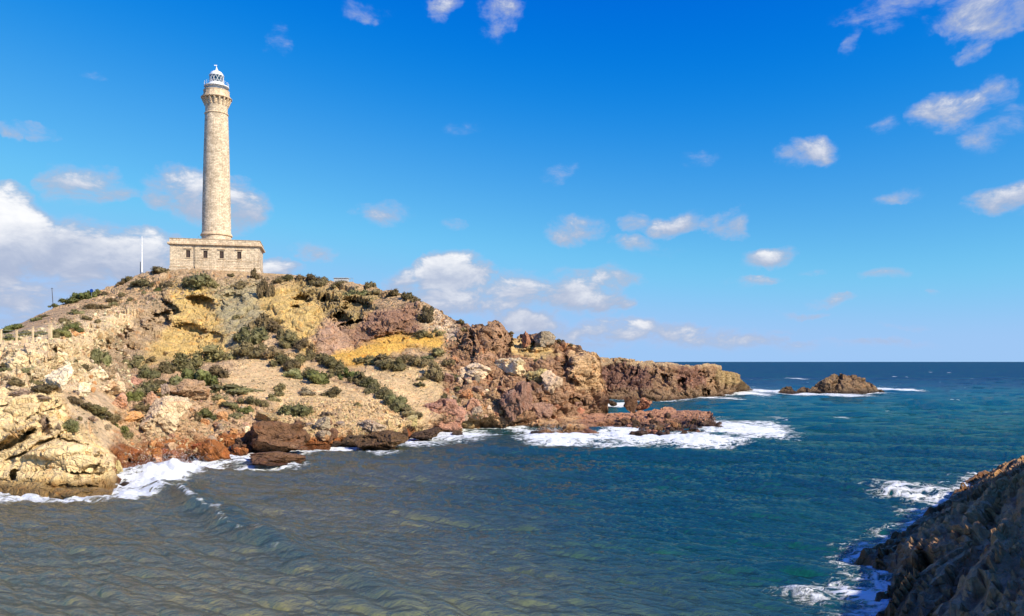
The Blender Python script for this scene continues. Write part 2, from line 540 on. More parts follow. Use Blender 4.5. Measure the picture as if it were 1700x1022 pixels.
def build_sheet(name, cols, sky, wat, ctrl, feats, zones, base_col, base_amp, nrow, back, seed, strata=0.0, mat=None, graze=(0.05, 0.24)):
    """one landform: a fan of profiles from the waterline up to the crest and on down its far side"""
    cols = np.asarray(cols, float)
    nc = len(cols)
    sk = np.interp(cols, *zip(*sky))
    wa = np.interp(cols, *zip(*wat))
    t = np.linspace(0, 1, nrow)[:, None]
    PX = np.repeat(cols[None], nrow, 0)
    PY = wa[None] * (1 - t) + sk[None] * t
    ctrl = list(ctrl)
    for x, y in wat:
        ctrl.append((x, y, seaY(y)))
    D = rbf_depth(ctrl)(PX, PY)
    P0 = unproj(PX, PY, D).reshape(-1, 3)
    wn = (fbm(P0, 5.0, 5, 0.72, seed) - 0.5) * 1.0
    wn2 = (fbm(P0 + 50, 5.0, 5, 0.72, seed + 9) - 0.5) * 1.0
    wx = PX + wn.reshape(PX.shape) * 34
    wy = PY + wn2.reshape(PX.shape) * 24
    for (cx, cy, rx, ry, ang, dl, soft) in feats:
        ca, sa = math.cos(R(ang)), math.sin(R(ang))
        ux, uy = (wx - cx), (wy - cy)
        r = np.sqrt(((ux * ca + uy * sa) / rx) ** 2 + ((-ux * sa + uy * ca) / ry) ** 2)
        D = D + dl * sm(r, 1.0, 1.0 - soft)
    P = unproj(PX, PY, D)
    # colour and roughness zones
    col = np.empty(PX.shape + (3,)); col[:] = base_col
    amp = np.full(PX.shape, base_amp)
    for (poly, c, a, soft) in zones:
        m = sm(poly_sd(wx, wy, poly), -soft, soft)[..., None]
        col = col * (1 - m) + np.array(c) * m
        amp = amp * (1 - m[..., 0]) + a * m[..., 0]
    # broken rock relief
    nrm = grid_normals(P)
    flat = P.reshape(-1, 3)
    away = (flat - np.array([0, 0, H]))
    nn = nrm.reshape(-1, 3)
    nn = nn * np.where((nn * away).sum(1) > 0, -1, 1)[:, None]
    nn = nn * 0.75 + np.array([0.1, -0.35, 0.25])
    nn /= np.linalg.norm(nn, axis=1, keepdims=True)
    wpos = flat + (np.stack([fbm(flat, 2.2, 3, 0.5, seed + 20 + k) for k in range(3)], 1) - 0.5) * 1.6
    wpos = wpos * np.array([1, 1, 1.25])
    d = 0
    for (s, g) in ((8.5, 1.7), (3.6, 0.95), (1.5, 0.38), (0.65, 0.11)):
        v, e = facet(wpos, s, seed + int(s * 10))
        d = d + g * v * 0.72 - g * 0.55 * np.exp(-(e / 0.09) ** 2)
    d = d + (fbm(flat, 1.0, 3, 0.5, seed + 40) - 0.5) * 0.3
    if strata:
        zz = flat[:, 2] + (fbm(flat, 6.0, 3, 0.5, seed + 60) - 0.5) * 2.0
        d = d + strata * (fbm(np.c_[flat[:, 0] * 0.05, flat[:, 1] * 0.05, zz], 0.55, 3, 0.6, seed + 70) - 0.5)
    facing = np.abs((nrm.reshape(-1, 3) * away).sum(1)) / np.linalg.norm(away, axis=1)
    A = amp.reshape(-1) * (0.12 + 0.88 * sm(facing, *graze))
    # quieter at the very waterline
    flat = flat + nn * (d * A)[:, None]
    P = flat.reshape(P.shape)
    cv = 0.8 + 0.4 * fbm(flat, 2.6, 4, 0.6, seed + 80)
    col = col * cv.reshape(PX.shape)[..., None]
    # underwater foot
    foot = []
    for k in (3, 2, 1):
        q = P[0].copy()
        q[:, 1] -= 0.6 * k
        q[:, 2] = np.minimum(q[:, 2], 0) - 1.1 * k
        foot.append(q)
    rows = [np.array(foot), P]
    crow = [np.repeat(col[:1], 3, 0), col]
    # far side
    br = []
    top = P[-1]
    dirv = top[:, :2] / np.linalg.norm(top[:, :2], axis=1, keepdims=True)
    for (dist, drop) in back:
        q = top.copy()
        q[:, :2] += dirv * dist
        q[:, 2] = np.maximum(top[:, 2] * (1 - drop) - 3 * drop - 0.15, -3)
        jit = (fbm(q, 6.0, 3, 0.5, seed + 90) - 0.5)
        q[:, 2] += jit * 0.8 * min(1, drop * 3)
        br.append(q)
    rows.append(np.array(br))
    crow.append(np.repeat(col[-1:], len(back), 0))
    G = np.concatenate(rows, 0)
    C = np.concatenate(crow, 0)
    me = np_mesh(name, G.reshape(-1, 3), grid_faces(*G.shape[:2]), np.clip(C.reshape(-1, 3), 0.01, 0.9))
    o = link(name, me, mat or M_rock)
    tag(o, kind='structure')
    sh = Sheet()
    sh.o, sh.cols, sh.sk, sh.wa, sh.P, sh.col, sh.nrow = o, cols, sk, wa, P, col, nrow
    sh.wat = wat

    def ground(px, py):
        c = int(np.clip(np.searchsorted(cols, px), 0, nc - 1))
        tt = (wa[c] - py) / (wa[c] - sk[c] + 1e-6)
        r = int(np.clip(round(tt * (nrow - 1)), 0, nrow - 1))
        return Vector(P[r, c]), col[r, c]
    sh.ground = ground
    return sh


# main headland -------------------------------------------------------------
sky_main = [(-420, 590), (-200, 575), (-60, 560), (0, 551), (40, 533), (60, 524), (110, 501), (165, 482), (200, 467), (235, 454), (285, 449), (330, 446),
            (390, 450), (430, 455), (500, 457), (560, 464), (620, 477), (660, 484), (690, 494), (705, 502), (722, 508), (745, 522), (762, 536),
            (768, 534), (800, 537), (840, 544), (846, 556), (862, 560), (866, 554), (895, 552), (920, 556), (926, 567), (950, 575), (975, 582), (990, 584), (998, 592), (1004, 640), (1010, 690)]
wat_main = [(-420, 812), (-200, 815), (0, 815), (100, 822), (180, 822), (192, 812), (205, 792), (240, 786), (300, 772), (365, 762), (440, 752), (500, 744), (590, 738), (650, 736),
            (700, 724), (790, 711), (870, 711), (900, 708), (950, 702), (1010, 695)]
ctrl_main = [
    (-420, 650, 86), (-420, 590, 165), (-200, 650, 84), (-200, 575, 170), (-100, 700, 76), (-100, 600, 105),
    (0, 760, 75), (0, 700, 78), (0, 652, 83), (0, 640, 92), (0, 600, 99), (0, 566, 106), (0, 551, 172),
    (90, 780, 74.5), (90, 720, 77), (100, 655, 84), (100, 640, 94), (60, 600, 99), (90, 562, 109), (60, 545, 140), (60, 524, 178), (110, 501, 188),
    (150, 790, 73.5), (150, 750, 76), (175, 770, 75), (185, 765, 76.5), (140, 700, 83), (150, 660, 95), (160, 620, 110), (150, 580, 120), (150, 545, 132), (150, 525, 158), (165, 482, 196),
    (215, 765, 90), (210, 735, 94), (205, 700, 99), (205, 660, 108), (220, 620, 126), (200, 575, 146), (210, 540, 160), (200, 500, 182), (235, 454, 200),
    (280, 735, 99), (280, 690, 105), (280, 650, 116), (270, 610, 134), (270, 585, 152), (260, 545, 168), (285, 449, 199), (290, 500, 180), (320, 480, 186),
    (330, 590, 156), (330, 555, 166), (335, 520, 176), (340, 700, 107), (340, 650, 121), (340, 610, 142), (330, 446, 200), (390, 450, 200),
    (400, 720, 106), (400, 660, 120), (400, 610, 142), (400, 570, 158), (400, 520, 174), (400, 480, 188), (430, 455, 201),
    (460, 720, 108), (460, 690, 116), (460, 640, 131), (460, 600, 147), (460, 560, 160), (470, 510, 176), (500, 457, 200),
    (540, 725, 108), (540, 690, 117), (540, 640, 134), (540, 600, 151), (550, 560, 160), (550, 510, 175), (560, 464, 197),
    (620, 715, 113), (620, 680, 123), (620, 640, 137), (620, 600, 153), (620, 560, 163), (620, 520, 173), (620, 477, 192),
    (690, 700, 122), (690, 660, 135), (690, 620, 147), (690, 580, 158), (690, 540, 167), (690, 494, 182),
    (740, 690, 128), (740, 640, 143), (740, 590, 156), (740, 550, 167), (762, 536, 172),
    (800, 690, 136), (800, 650, 144), (800, 610, 152), (800, 580, 160), (800, 537, 165),
    (860, 690, 140), (860, 650, 148), (860, 610, 155), (860, 575, 166), (862, 560, 172),
    (900, 680, 146), (900, 640, 151), (900, 600, 159), (900, 575, 167), (900, 552, 170),
    (950, 680, 154), (950, 640, 158), (950, 600, 163), (950, 575, 170), (990, 680, 160), (990, 640, 162), (990, 584, 166), (1004, 640, 170), (1010, 690, 170)]
feats_main = [
    (335, 503, 27, 13, 28, 5.5, 0.45), (285, 508, 22, 9, 40, 3.5, 0.45), (264, 530, 18, 12, -20, 4.5, 0.4), (312, 545, 40, 8, 12, 3.2, 0.5), (282, 520, 12, 6, 10, 3, 0.4), (205, 553, 10, 10, 0, 4, 0.4), (355, 560, 14, 12, 40, 2.0, 0.5),
    (246, 535, 14, 10, 0, -3.0, 0.6), (392, 496, 20, 10, 10, 2.5, 0.5), (370, 505, 8, 14, 0, 1.8, 0.5), (430, 475, 16, 5, 0, 1.6, 0.5),
    (500, 496, 22, 10, -28, 5.5, 0.35), (538, 497, 20, 9, 5, 6, 0.35), (590, 505, 28, 14, 18, 7.5, 0.35), (566, 524, 12, 14, 40, 6.0, 0.4), (585, 535, 24, 6, -20, 6, 0.4),
    (575, 524, 16, 10, 0, -2.0, 0.6), (640, 535, 50, 20, -15, -3.0, 0.6), (545, 553, 26, 26, 0, -1.6, 0.7), (645, 560, 60, 8, -10, 1.5, 0.5),
    (20, 730, 60, 10, -28, 3.0, 0.4), (40, 712, 50, 6, -28, -1.5, 0.5), (26, 788, 10, 12, 0, 1.8, 0.5), (90, 745, 90, 18, -3, -1.0, 0.7), (75, 705, 14, 18, 0, 1.8, 0.6),
    (130, 757, 60, 4, -4, 1.8, 0.6), (100, 782, 90, 3, 2, 1.3, 0.6), (60, 738, 70, 4, -24, 1.8, 0.6), (60, 690, 70, 3, -20, 1.3, 0.6), (30, 670, 60, 3, -6, 1.2, 0.6), (120, 730, 40, 3, 20, 1.2, 0.6), (110, 808, 80, 6, 2, 0.9, 0.6),
    (118, 545, 24, 14, -20, -2.5, 0.6), (165, 560, 24, 20, 10, -2.5, 0.6), (60, 588, 40, 14, 10, -2.5, 0.6), (95, 578, 8, 8, 0, 2.2, 0.5), (60, 612, 40, 16, 0, -1.6, 0.6),
    (90, 635, 26, 20, -20, -2.5, 0.6), (195, 590, 20, 12, 30, 2.2, 0.5), (185, 615, 26, 16, 20, -2.2, 0.6), (220, 575, 10, 8, 0, 2.0, 0.5), (175, 572, 8, 10, 0, 2.2, 0.5),
    (800, 562, 38, 26, 0, -3.5, 0.45), (845, 575, 10, 24, 0, 2.5, 0.5), (815, 560, 4, 18, 0, 2.0, 0.6), (784, 560, 4, 20, 0, 2.0, 0.6), (893, 568, 28, 16, 0, -2.2, 0.4), (888, 575, 6, 12, 20, 2.2, 0.5),
    (970, 610, 26, 30, 0, -2.5, 0.4), (938, 600, 5, 16, 0, 2.6, 0.5), (915, 600, 24, 18, 0, -1.0, 0.6), (895, 615, 20, 16, 0, -2.0, 0.5), (835, 605, 20, 10, 0, 2.0, 0.6),
    (925, 650, 14, 22, 0, -1.5, 0.6), (960, 665, 20, 10, 0, 3.0, 0.5), (980, 668, 8, 10, 0, 2.5, 0.5), (945, 670, 8, 12, 0, 2.0, 0.5), (830, 655, 8, 22, 0, 2.5, 0.5), (890, 675, 6, 16, 0, 2.5, 0.5),
]
TAN = (.50, .34, .195); CREAM = (.80, .60, .355); GREY = (.47, .335, .205); OCH = (.64, .44, .165); OLV = (.42, .345, .195)
PINK = (.50, .31, .20); PURP = (.32, .18, .115); ORG = (.76, .44, .095); SCR = (.76, .53, .275); RUB = (.66, .45, .235); BF = (.54, .355, .205); RUST = (.33, .125, .042)
RED = (.37, .215, .125); YEL = (.85, .63, .335)
zones_main = [
    ([(-420, 600), (0, 555), (60, 553), (120, 530), (190, 508), (222, 512), (222, 560), (190, 600), (165, 640), (100, 660), (-420, 655)], CREAM, 1.05, 12),
    ([(155, 615), (185, 560), (222, 530), (240, 495), (300, 470), (300, 540), (262, 590), (235, 615), (215, 650)], GREY, 0.85, 8),
    ([(225, 600), (262, 560), (285, 520), (285, 470), (345, 468), (395, 500), (385, 585), (300, 603)], OCH, 0.5, 13),
    ([(352, 470), (435, 462), (440, 520), (425, 575), (385, 592), (365, 540)], OLV, 0.4, 14),
    ([(430, 485), (500, 465), (545, 490), (575, 525), (545, 560), (520, 592), (470, 552), (432, 520)], OCH, 0.42, 12),
    ([(480, 466), (630, 482), (612, 530), (590, 545), (565, 530), (520, 502)], (.42, .30, .135), 0.8, 6),
    ([(520, 565), (545, 520), (582, 545), (592, 580), (550, 600)], PINK, 0.45, 12),
    ([(580, 550), (615, 520), (690, 500), (700, 555), (640, 562), (588, 578)], PURP, 0.6, 9),
    ([(538, 595), (585, 577), (660, 552), (735, 552), (738, 578), (680, 573), (612, 600), (560, 603)], ORG, 0.16, 7),
    ([(370, 640), (408, 580), (440, 575), (480, 585), (530, 620), (690, 690), (640, 700), (500, 690), (430, 660)], SCR, 0.06, 7),
    ([(590, 618), (640, 596), (720, 608), (738, 655), (705, 695), (640, 652)], SCR, 0.06, 7),
    ([(420, 695), (480, 672), (560, 668), (640, 680), (705, 695), (705, 728), (480, 728)], RUB, 0.22, 7),
    ([(105, 652), (205, 655), (205, 735), (185, 752), (135, 705)], (.72, .52, .31), 0.12, 6),
    ([(190, 650), (230, 610), (330, 622), (380, 650), (440, 690), (440, 745), (200, 775), (188, 720)], BF, 0.45, 10),
    ([(188, 742), (300, 722), (440, 716), (520, 726), (700, 712), (700, 760), (440, 780), (188, 830)], RUST, 0.55, 7),
    ([(742, 528), (1010, 520), (1020, 730), (700, 730), (735, 690), (745, 600)], RED, 0.85, 8),
    ([(745, 655), (830, 640), (840, 720), (745, 720)], (.44, .28, .155), 0.6, 8),
    ([(712, 506), (766, 540), (758, 564), (722, 546)], (.74, .54, .35), 0.5, 4),
    ([(942, 572), (1002, 580), (1002, 648), (962, 640), (945, 610)], (.60, .385, .205), 0.6, 6),
    ([(848, 555), (900, 572), (925, 590), (900, 597), (850, 585)], (.62, .42, .18), 0.25, 5),
    ([(-420, 645), (100, 652), (128, 700), (190, 750), (194, 832), (-420, 832)], YEL, 0.46, 5),
    ([(-420, 788), (192, 800), (192, 832), (-420, 832)], (.64, .45, .20), 0.35, 6),
]
cols_main = np.r_[np.arange(-420, -30, 9), np.arange(-30, 1010.1, 1.35)]
main = build_sheet('headland', cols_main, sky_main, wat_main, ctrl_main, feats_main, zones_main, TAN, 0.42, 320,
                   [(2, 0.0), (5, 0.005), (10, 0.012), (20, 0.03), (35, 0.06), (55, 0.2), (80, 0.5), (110, 0.85), (125, 1.0)], 3, strata=1.25)

# low rock shelf -------------------------------------------------------------
sky_sh = [(856, 700), (870, 694), (900, 690), (950, 686), (1000, 685), (1050, 681), (1085, 677), (1110, 674), (1150, 678), (1180, 685), (1192, 695), (1199, 703)]
wat_sh = [(856, 712), (870, 715), (900, 721), (940, 726), (960, 727), (990, 719), (1040, 718), (1060, 722), (1100, 728), (1150, 725), (1180, 714), (1192, 708), (1199, 704)]
ctrl_sh = [(856, 700, 145), (900, 690, 150), (950, 686, 155), (1000, 685, 157), (1050, 681, 163), (1110, 674, 172), (1150, 678, 168), (1180, 685, 163), (1199, 703, 152),
           (900, 706, 137), (950, 708, 134), (1000, 702, 142), (1050, 702, 142), (1100, 705, 139), (1150, 704, 141), (1180, 700, 147)]
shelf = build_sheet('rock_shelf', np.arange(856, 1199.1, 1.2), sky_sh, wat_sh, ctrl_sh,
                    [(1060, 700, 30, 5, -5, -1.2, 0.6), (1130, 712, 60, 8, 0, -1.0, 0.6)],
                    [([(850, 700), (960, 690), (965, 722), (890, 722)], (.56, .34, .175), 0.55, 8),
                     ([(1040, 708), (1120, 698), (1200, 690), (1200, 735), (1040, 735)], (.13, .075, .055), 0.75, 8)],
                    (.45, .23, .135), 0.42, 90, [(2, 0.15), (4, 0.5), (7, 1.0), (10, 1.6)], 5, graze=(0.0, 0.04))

# far headland -------------------------------------------------------------
sky_far = [(975, 593), (1000, 593.5), (1040, 595), (1060, 596), (1085, 597.5), (1105, 601), (1130, 605), (1145, 606), (1160, 604), (1180, 604), (1197, 606), (1200, 614), (1214, 617),
           (1226, 619), (1231, 627), (1236, 636), (1244, 642), (1252, 648)]
wat_far = [(975, 664), (1000, 665), (1060, 666), (1100, 665), (1140, 664), (1165, 660), (1200, 657), (1230, 651), (1252, 649)]
ctrl_far = [(975, 596, 258), (1060, 598.5, 256), (1130, 607, 258), (1180, 604, 274), (1197, 606, 280), (1226, 619, 296), (1252, 648, 318), (1000, 630, 250), (1060, 630, 248), (1130, 630, 251), (1180, 625, 268), (1220, 635, 290)]
far = build_sheet('far_headland', np.arange(975, 1252.1, 0.9), sky_far, wat_far, ctrl_far,
                  [(1080, 625, 6, 18, 30, 2.5, 0.5), (1105, 625, 10, 8, 20, 3, 0.5), (1130, 632, 8, 6, 0, 4, 0.5), (1168, 622, 10, 6, 0, 3, 0.5), (1171, 650, 4, 10, -20, 4, 0.5), (1017, 643, 7, 8, 0, 3.5, 0.5),
                   (1150, 640, 20, 20, 0, -3, 0.6), (1030, 625, 5, 22, 25, 2.5, 0.5), (1050, 620, 4, 20, 25, 2.5, 0.5), (1010, 620, 5, 20, 20, 2.0, 0.5), (1187, 632, 8, 5, 0, 3, 0.5)],
                  [([(970, 590), (1260, 590), (1260, 608), (1140, 610), (1080, 606), (970, 603)], (.46, .32, .18), 0.35, 4),
                   ([(970, 603), (1070, 605), (1090, 640), (1060, 650), (970, 645)], (.215, .115, .08), 1.0, 5),
                   ([(1120, 610), (1165, 610), (1170, 640), (1125, 645)], (.26, .135, .09), 0.8, 5),
                   ([(1185, 612), (1230, 615), (1250, 646), (1195, 640)], (.37, .25, .115), 0.5, 4),
                   ([(970, 648), (1260, 640), (1260, 672), (970, 672)], (.24, .15, .085), 0.6, 5)],
                  (.36, .215, .12), 0.75, 110, [(2, 0.0), (6, 0.02), (15, 0.05), (30, 0.5), (45, 1.2)], 8, strata=0.9, graze=(0.02, 0.16))

# islet -------------------------------------------------------------
sky_is = [(1290, 652), (1298, 644), (1306, 640), (1314, 641), (1322, 648), (1327, 642), (1336, 640), (1345, 645), (1350, 640), (1358, 635), (1370, 630), (1378, 622), (1386, 618.5), (1394, 622), (1404, 619),
          (1416, 619.5), (1428, 624), (1445, 633), (1458, 642), (1470, 651)]
wat_is = [(1290, 653), (1310, 653.5), (1340, 653.5), (1380, 654), (1420, 654), (1450, 652.5), (1470, 651.5)]
ctrl_is = [(1306, 640, 296), (1336, 640, 297), (1370, 630, 298), (1400, 619, 302), (1445, 633, 303), (1400, 640, 293), (1430, 642, 295)]
islet = build_sheet('islet', np.arange(1290, 1470.1, 0.8), sky_is, wat_is, ctrl_is,
                    [(1390, 634, 5, 14, 20, 2, 0.5), (1375, 640, 14, 10, 0, -2, 0.6)],
                    [([(1285, 646), (1480, 644), (1480, 660), (1285, 660)], (.12, .08, .05), 0.5, 4)],
                    (.26, .165, .09), 0.75, 60, [(2, 0.1), (4, 0.35), (7, 0.8), (10, 1.5)], 13)


# foreground slope on the right, running up behind the viewpoint ----------------------------------
def build_near():
    shore = np.array([(-60, -30), (-45, -8), (-25, 6), (-8, 10), (4, 13), (9, 20), (13.2, 29), (15.5, 34.5), (17.7, 38.4), (20, 41), (21.0, 47), (26.2, 52.5), (32.8, 61), (39.0, 69), (44, 76), (50, 83), (60, 88), (80, 92), (120, 96), (200, 90)], float)
    # sample the shoreline finely
    seg = []
    for a, b in zip(shore[:-1], shore[1:]):
        k = max(2, int(np.linalg.norm(b - a) / 0.4))
        t = np.linspace(0, 1, k, endpoint=False)[:, None]
        seg.append(a + (b - a) * t)
    sp = np.concatenate(seg)
    tang = np.gradient(sp, axis=0)
    tang /= np.linalg.norm(tang, axis=1, keepdims=True)
    inward = np.stack([tang[:, 1], -tang[:, 0]], 1)
    # smooth the inward normals so that neighbouring profiles do not cross much
    k = np.ones(61) / 61
    inn = np.stack([np.convolve(np.pad(inward[:, i], 30, 'edge'), k, 'valid') for i in range(2)], 1)
    inn /= np.linalg.norm(inn, axis=1, keepdims=True)
    s = np.r_[-3, -2, -1, np.linspace(0, 14, 90), np.linspace(14.4, 60, 45)]
    B = sp[None] + inn[None] * s[:, None, None]
    # height profile, steeper low down, topping out as a hill
    prof = np.interp(s, [-3, -1, 0, 1.2, 4, 9, 16, 26, 38, 60], [-3.0, -1.0, 0, 0.95, 2.7, 5.8, 11.4, 19.0, 23.5, 25.5])
    prof_l = np.interp(s, [-3, -1, 0, 4, 9, 13, 16, 30, 60], [-3.0, -1.0, 0, 2.6, 8.0, 10.2, 10.4, 13, 16])
    w = sm(sp[:, 1], 14, 26)[None]
    lowend = 1 - 0.2 * sm(sp[:, 1], 62, 86)[None]
    Z = (prof[:, None] * w + prof_l[:, None] * (1 - w)) * lowend
    P = np.dstack([B, Z]).reshape(-1, 3)
    # keep the ground clear of the eye point
    dd = np.hypot(P[:, 0], P[:, 1])
    P[:, 2] = np.minimum(P[:, 2], 10.2 + np.maximum(0, dd - 5) * 0.8)
    # bedded rock dipping along the shore
    n = np.array([-0.45, -0.35, 0.82])
    q = P @ np.array([[0.80, 0.60, 0.0], [-0.42, 0.56, 0.71], [0.43, -0.57, 0.70]]).T
    wv = (fbm(P, 3.0, 4, 0.55, 31) - 0.5)
    bed = np.c_[q[:, 0] * 0.05, q[:, 1] * 0.6, q[:, 2] * 1.0 + wv * 1.5]
    v1, e1 = facet(bed, 1.5, 41)
    v2, e2 = facet(bed, 0.62, 44)
    v3, e3 = facet(bed, 0.26, 47)
    big, eb = facet(P + wv[:, None] * 2, 5.0, 49)
    d = big * 0.4 + v1 * 0.60 + v2 * 0.40 + v3 * 0.18 - 0.22 * np.exp(-(e1 / 0.08) ** 2) + (fbm(P, 0.8, 3, 0.5, 50) - 0.5) * 0.18
    amp = sm(P[:, 2], -1.5, 0.4) * 0.5 + 0.5
    P = P + n * (d * amp)[:, None]
    c = np.empty((len(P), 3)); c[:] = (.46, .265, .125)
    m = fbm(P, 4.0, 4, 0.55, 55)
    c = c * (0.7 + 0.7 * m)[:, None]
    o_ = sm(P[:, 2] + (m - 0.5) * 5, 3.4, 5.2)[:, None] * sm(P[:, 1], 34, 56)[:, None]
    c = c * (1 - o_) + np.array([.60, .31, .11]) * o_
    g_ = sm(fbm(bed, 0.7, 4, 0.6, 57), 0.52, 0.66)[:, None] * 0.45
    c = c * (1 - g_) + np.array([.62, .44, .26]) * g_
    me = np_mesh('near_shore', P, grid_faces(len(s), len(sp)), np.clip(c, 0.01, 0.9))
    o = link('near_shore', me, M_rock_fg)
    tag(o, kind='structure')
    return shore


near_shore = build_near()


# ------------------------------------------------------------------ water
def ocean_tile(N, L, wdir, lmin, lmax, seed, spread=4):
    """periodic wind-sea heights and sideways chop from a random wave spectrum"""
    g = np.random.default_rng(seed)
    k1 = np.fft.fftfreq(N, 1 / N) * 2 * np.pi / L
    kx, ky = np.meshgrid(k1, k1)
    k = np.hypot(kx, ky) + 1e-9
    lam = 2 * np.pi / k
    c = (kx * math.cos(wdir) + ky * math.sin(wdir)) / k
    A = k ** -2.0 * (np.abs(c) ** spread + 0.05) * ((lam > lmin) & (lam < lmax))
    h = A * (g.normal(size=(N, N)) + 1j * g.normal(size=(N, N)))
    z = np.fft.ifft2(h).real
    dx = np.fft.ifft2(-1j * h * kx / k).real
    dy = np.fft.ifft2(-1j * h * ky / k).real
    s = z.std()
    return z / s, dx / s, dy / s


def samp(T, x, y, L):
    N = T.shape[0]
    u = (x / L * N) % N
    v = (y / L * N) % N
    i, j = np.floor(u).astype(int), np.floor(v).astype(int)
    fu, fv = u - i, v - j
    i2, j2 = (i + 1) % N, (j + 1) % N
    return (T[j % N, i % N] * (1 - fu) + T[j % N, i2] * fu) * (1 - fv) + (T[j2, i % N] * (1 - fu) + T[j2, i2] * fu) * fv


def pxw(px, py):
    Y = seaY(py)
    return np.array([(px - CX) / F * Y, Y])


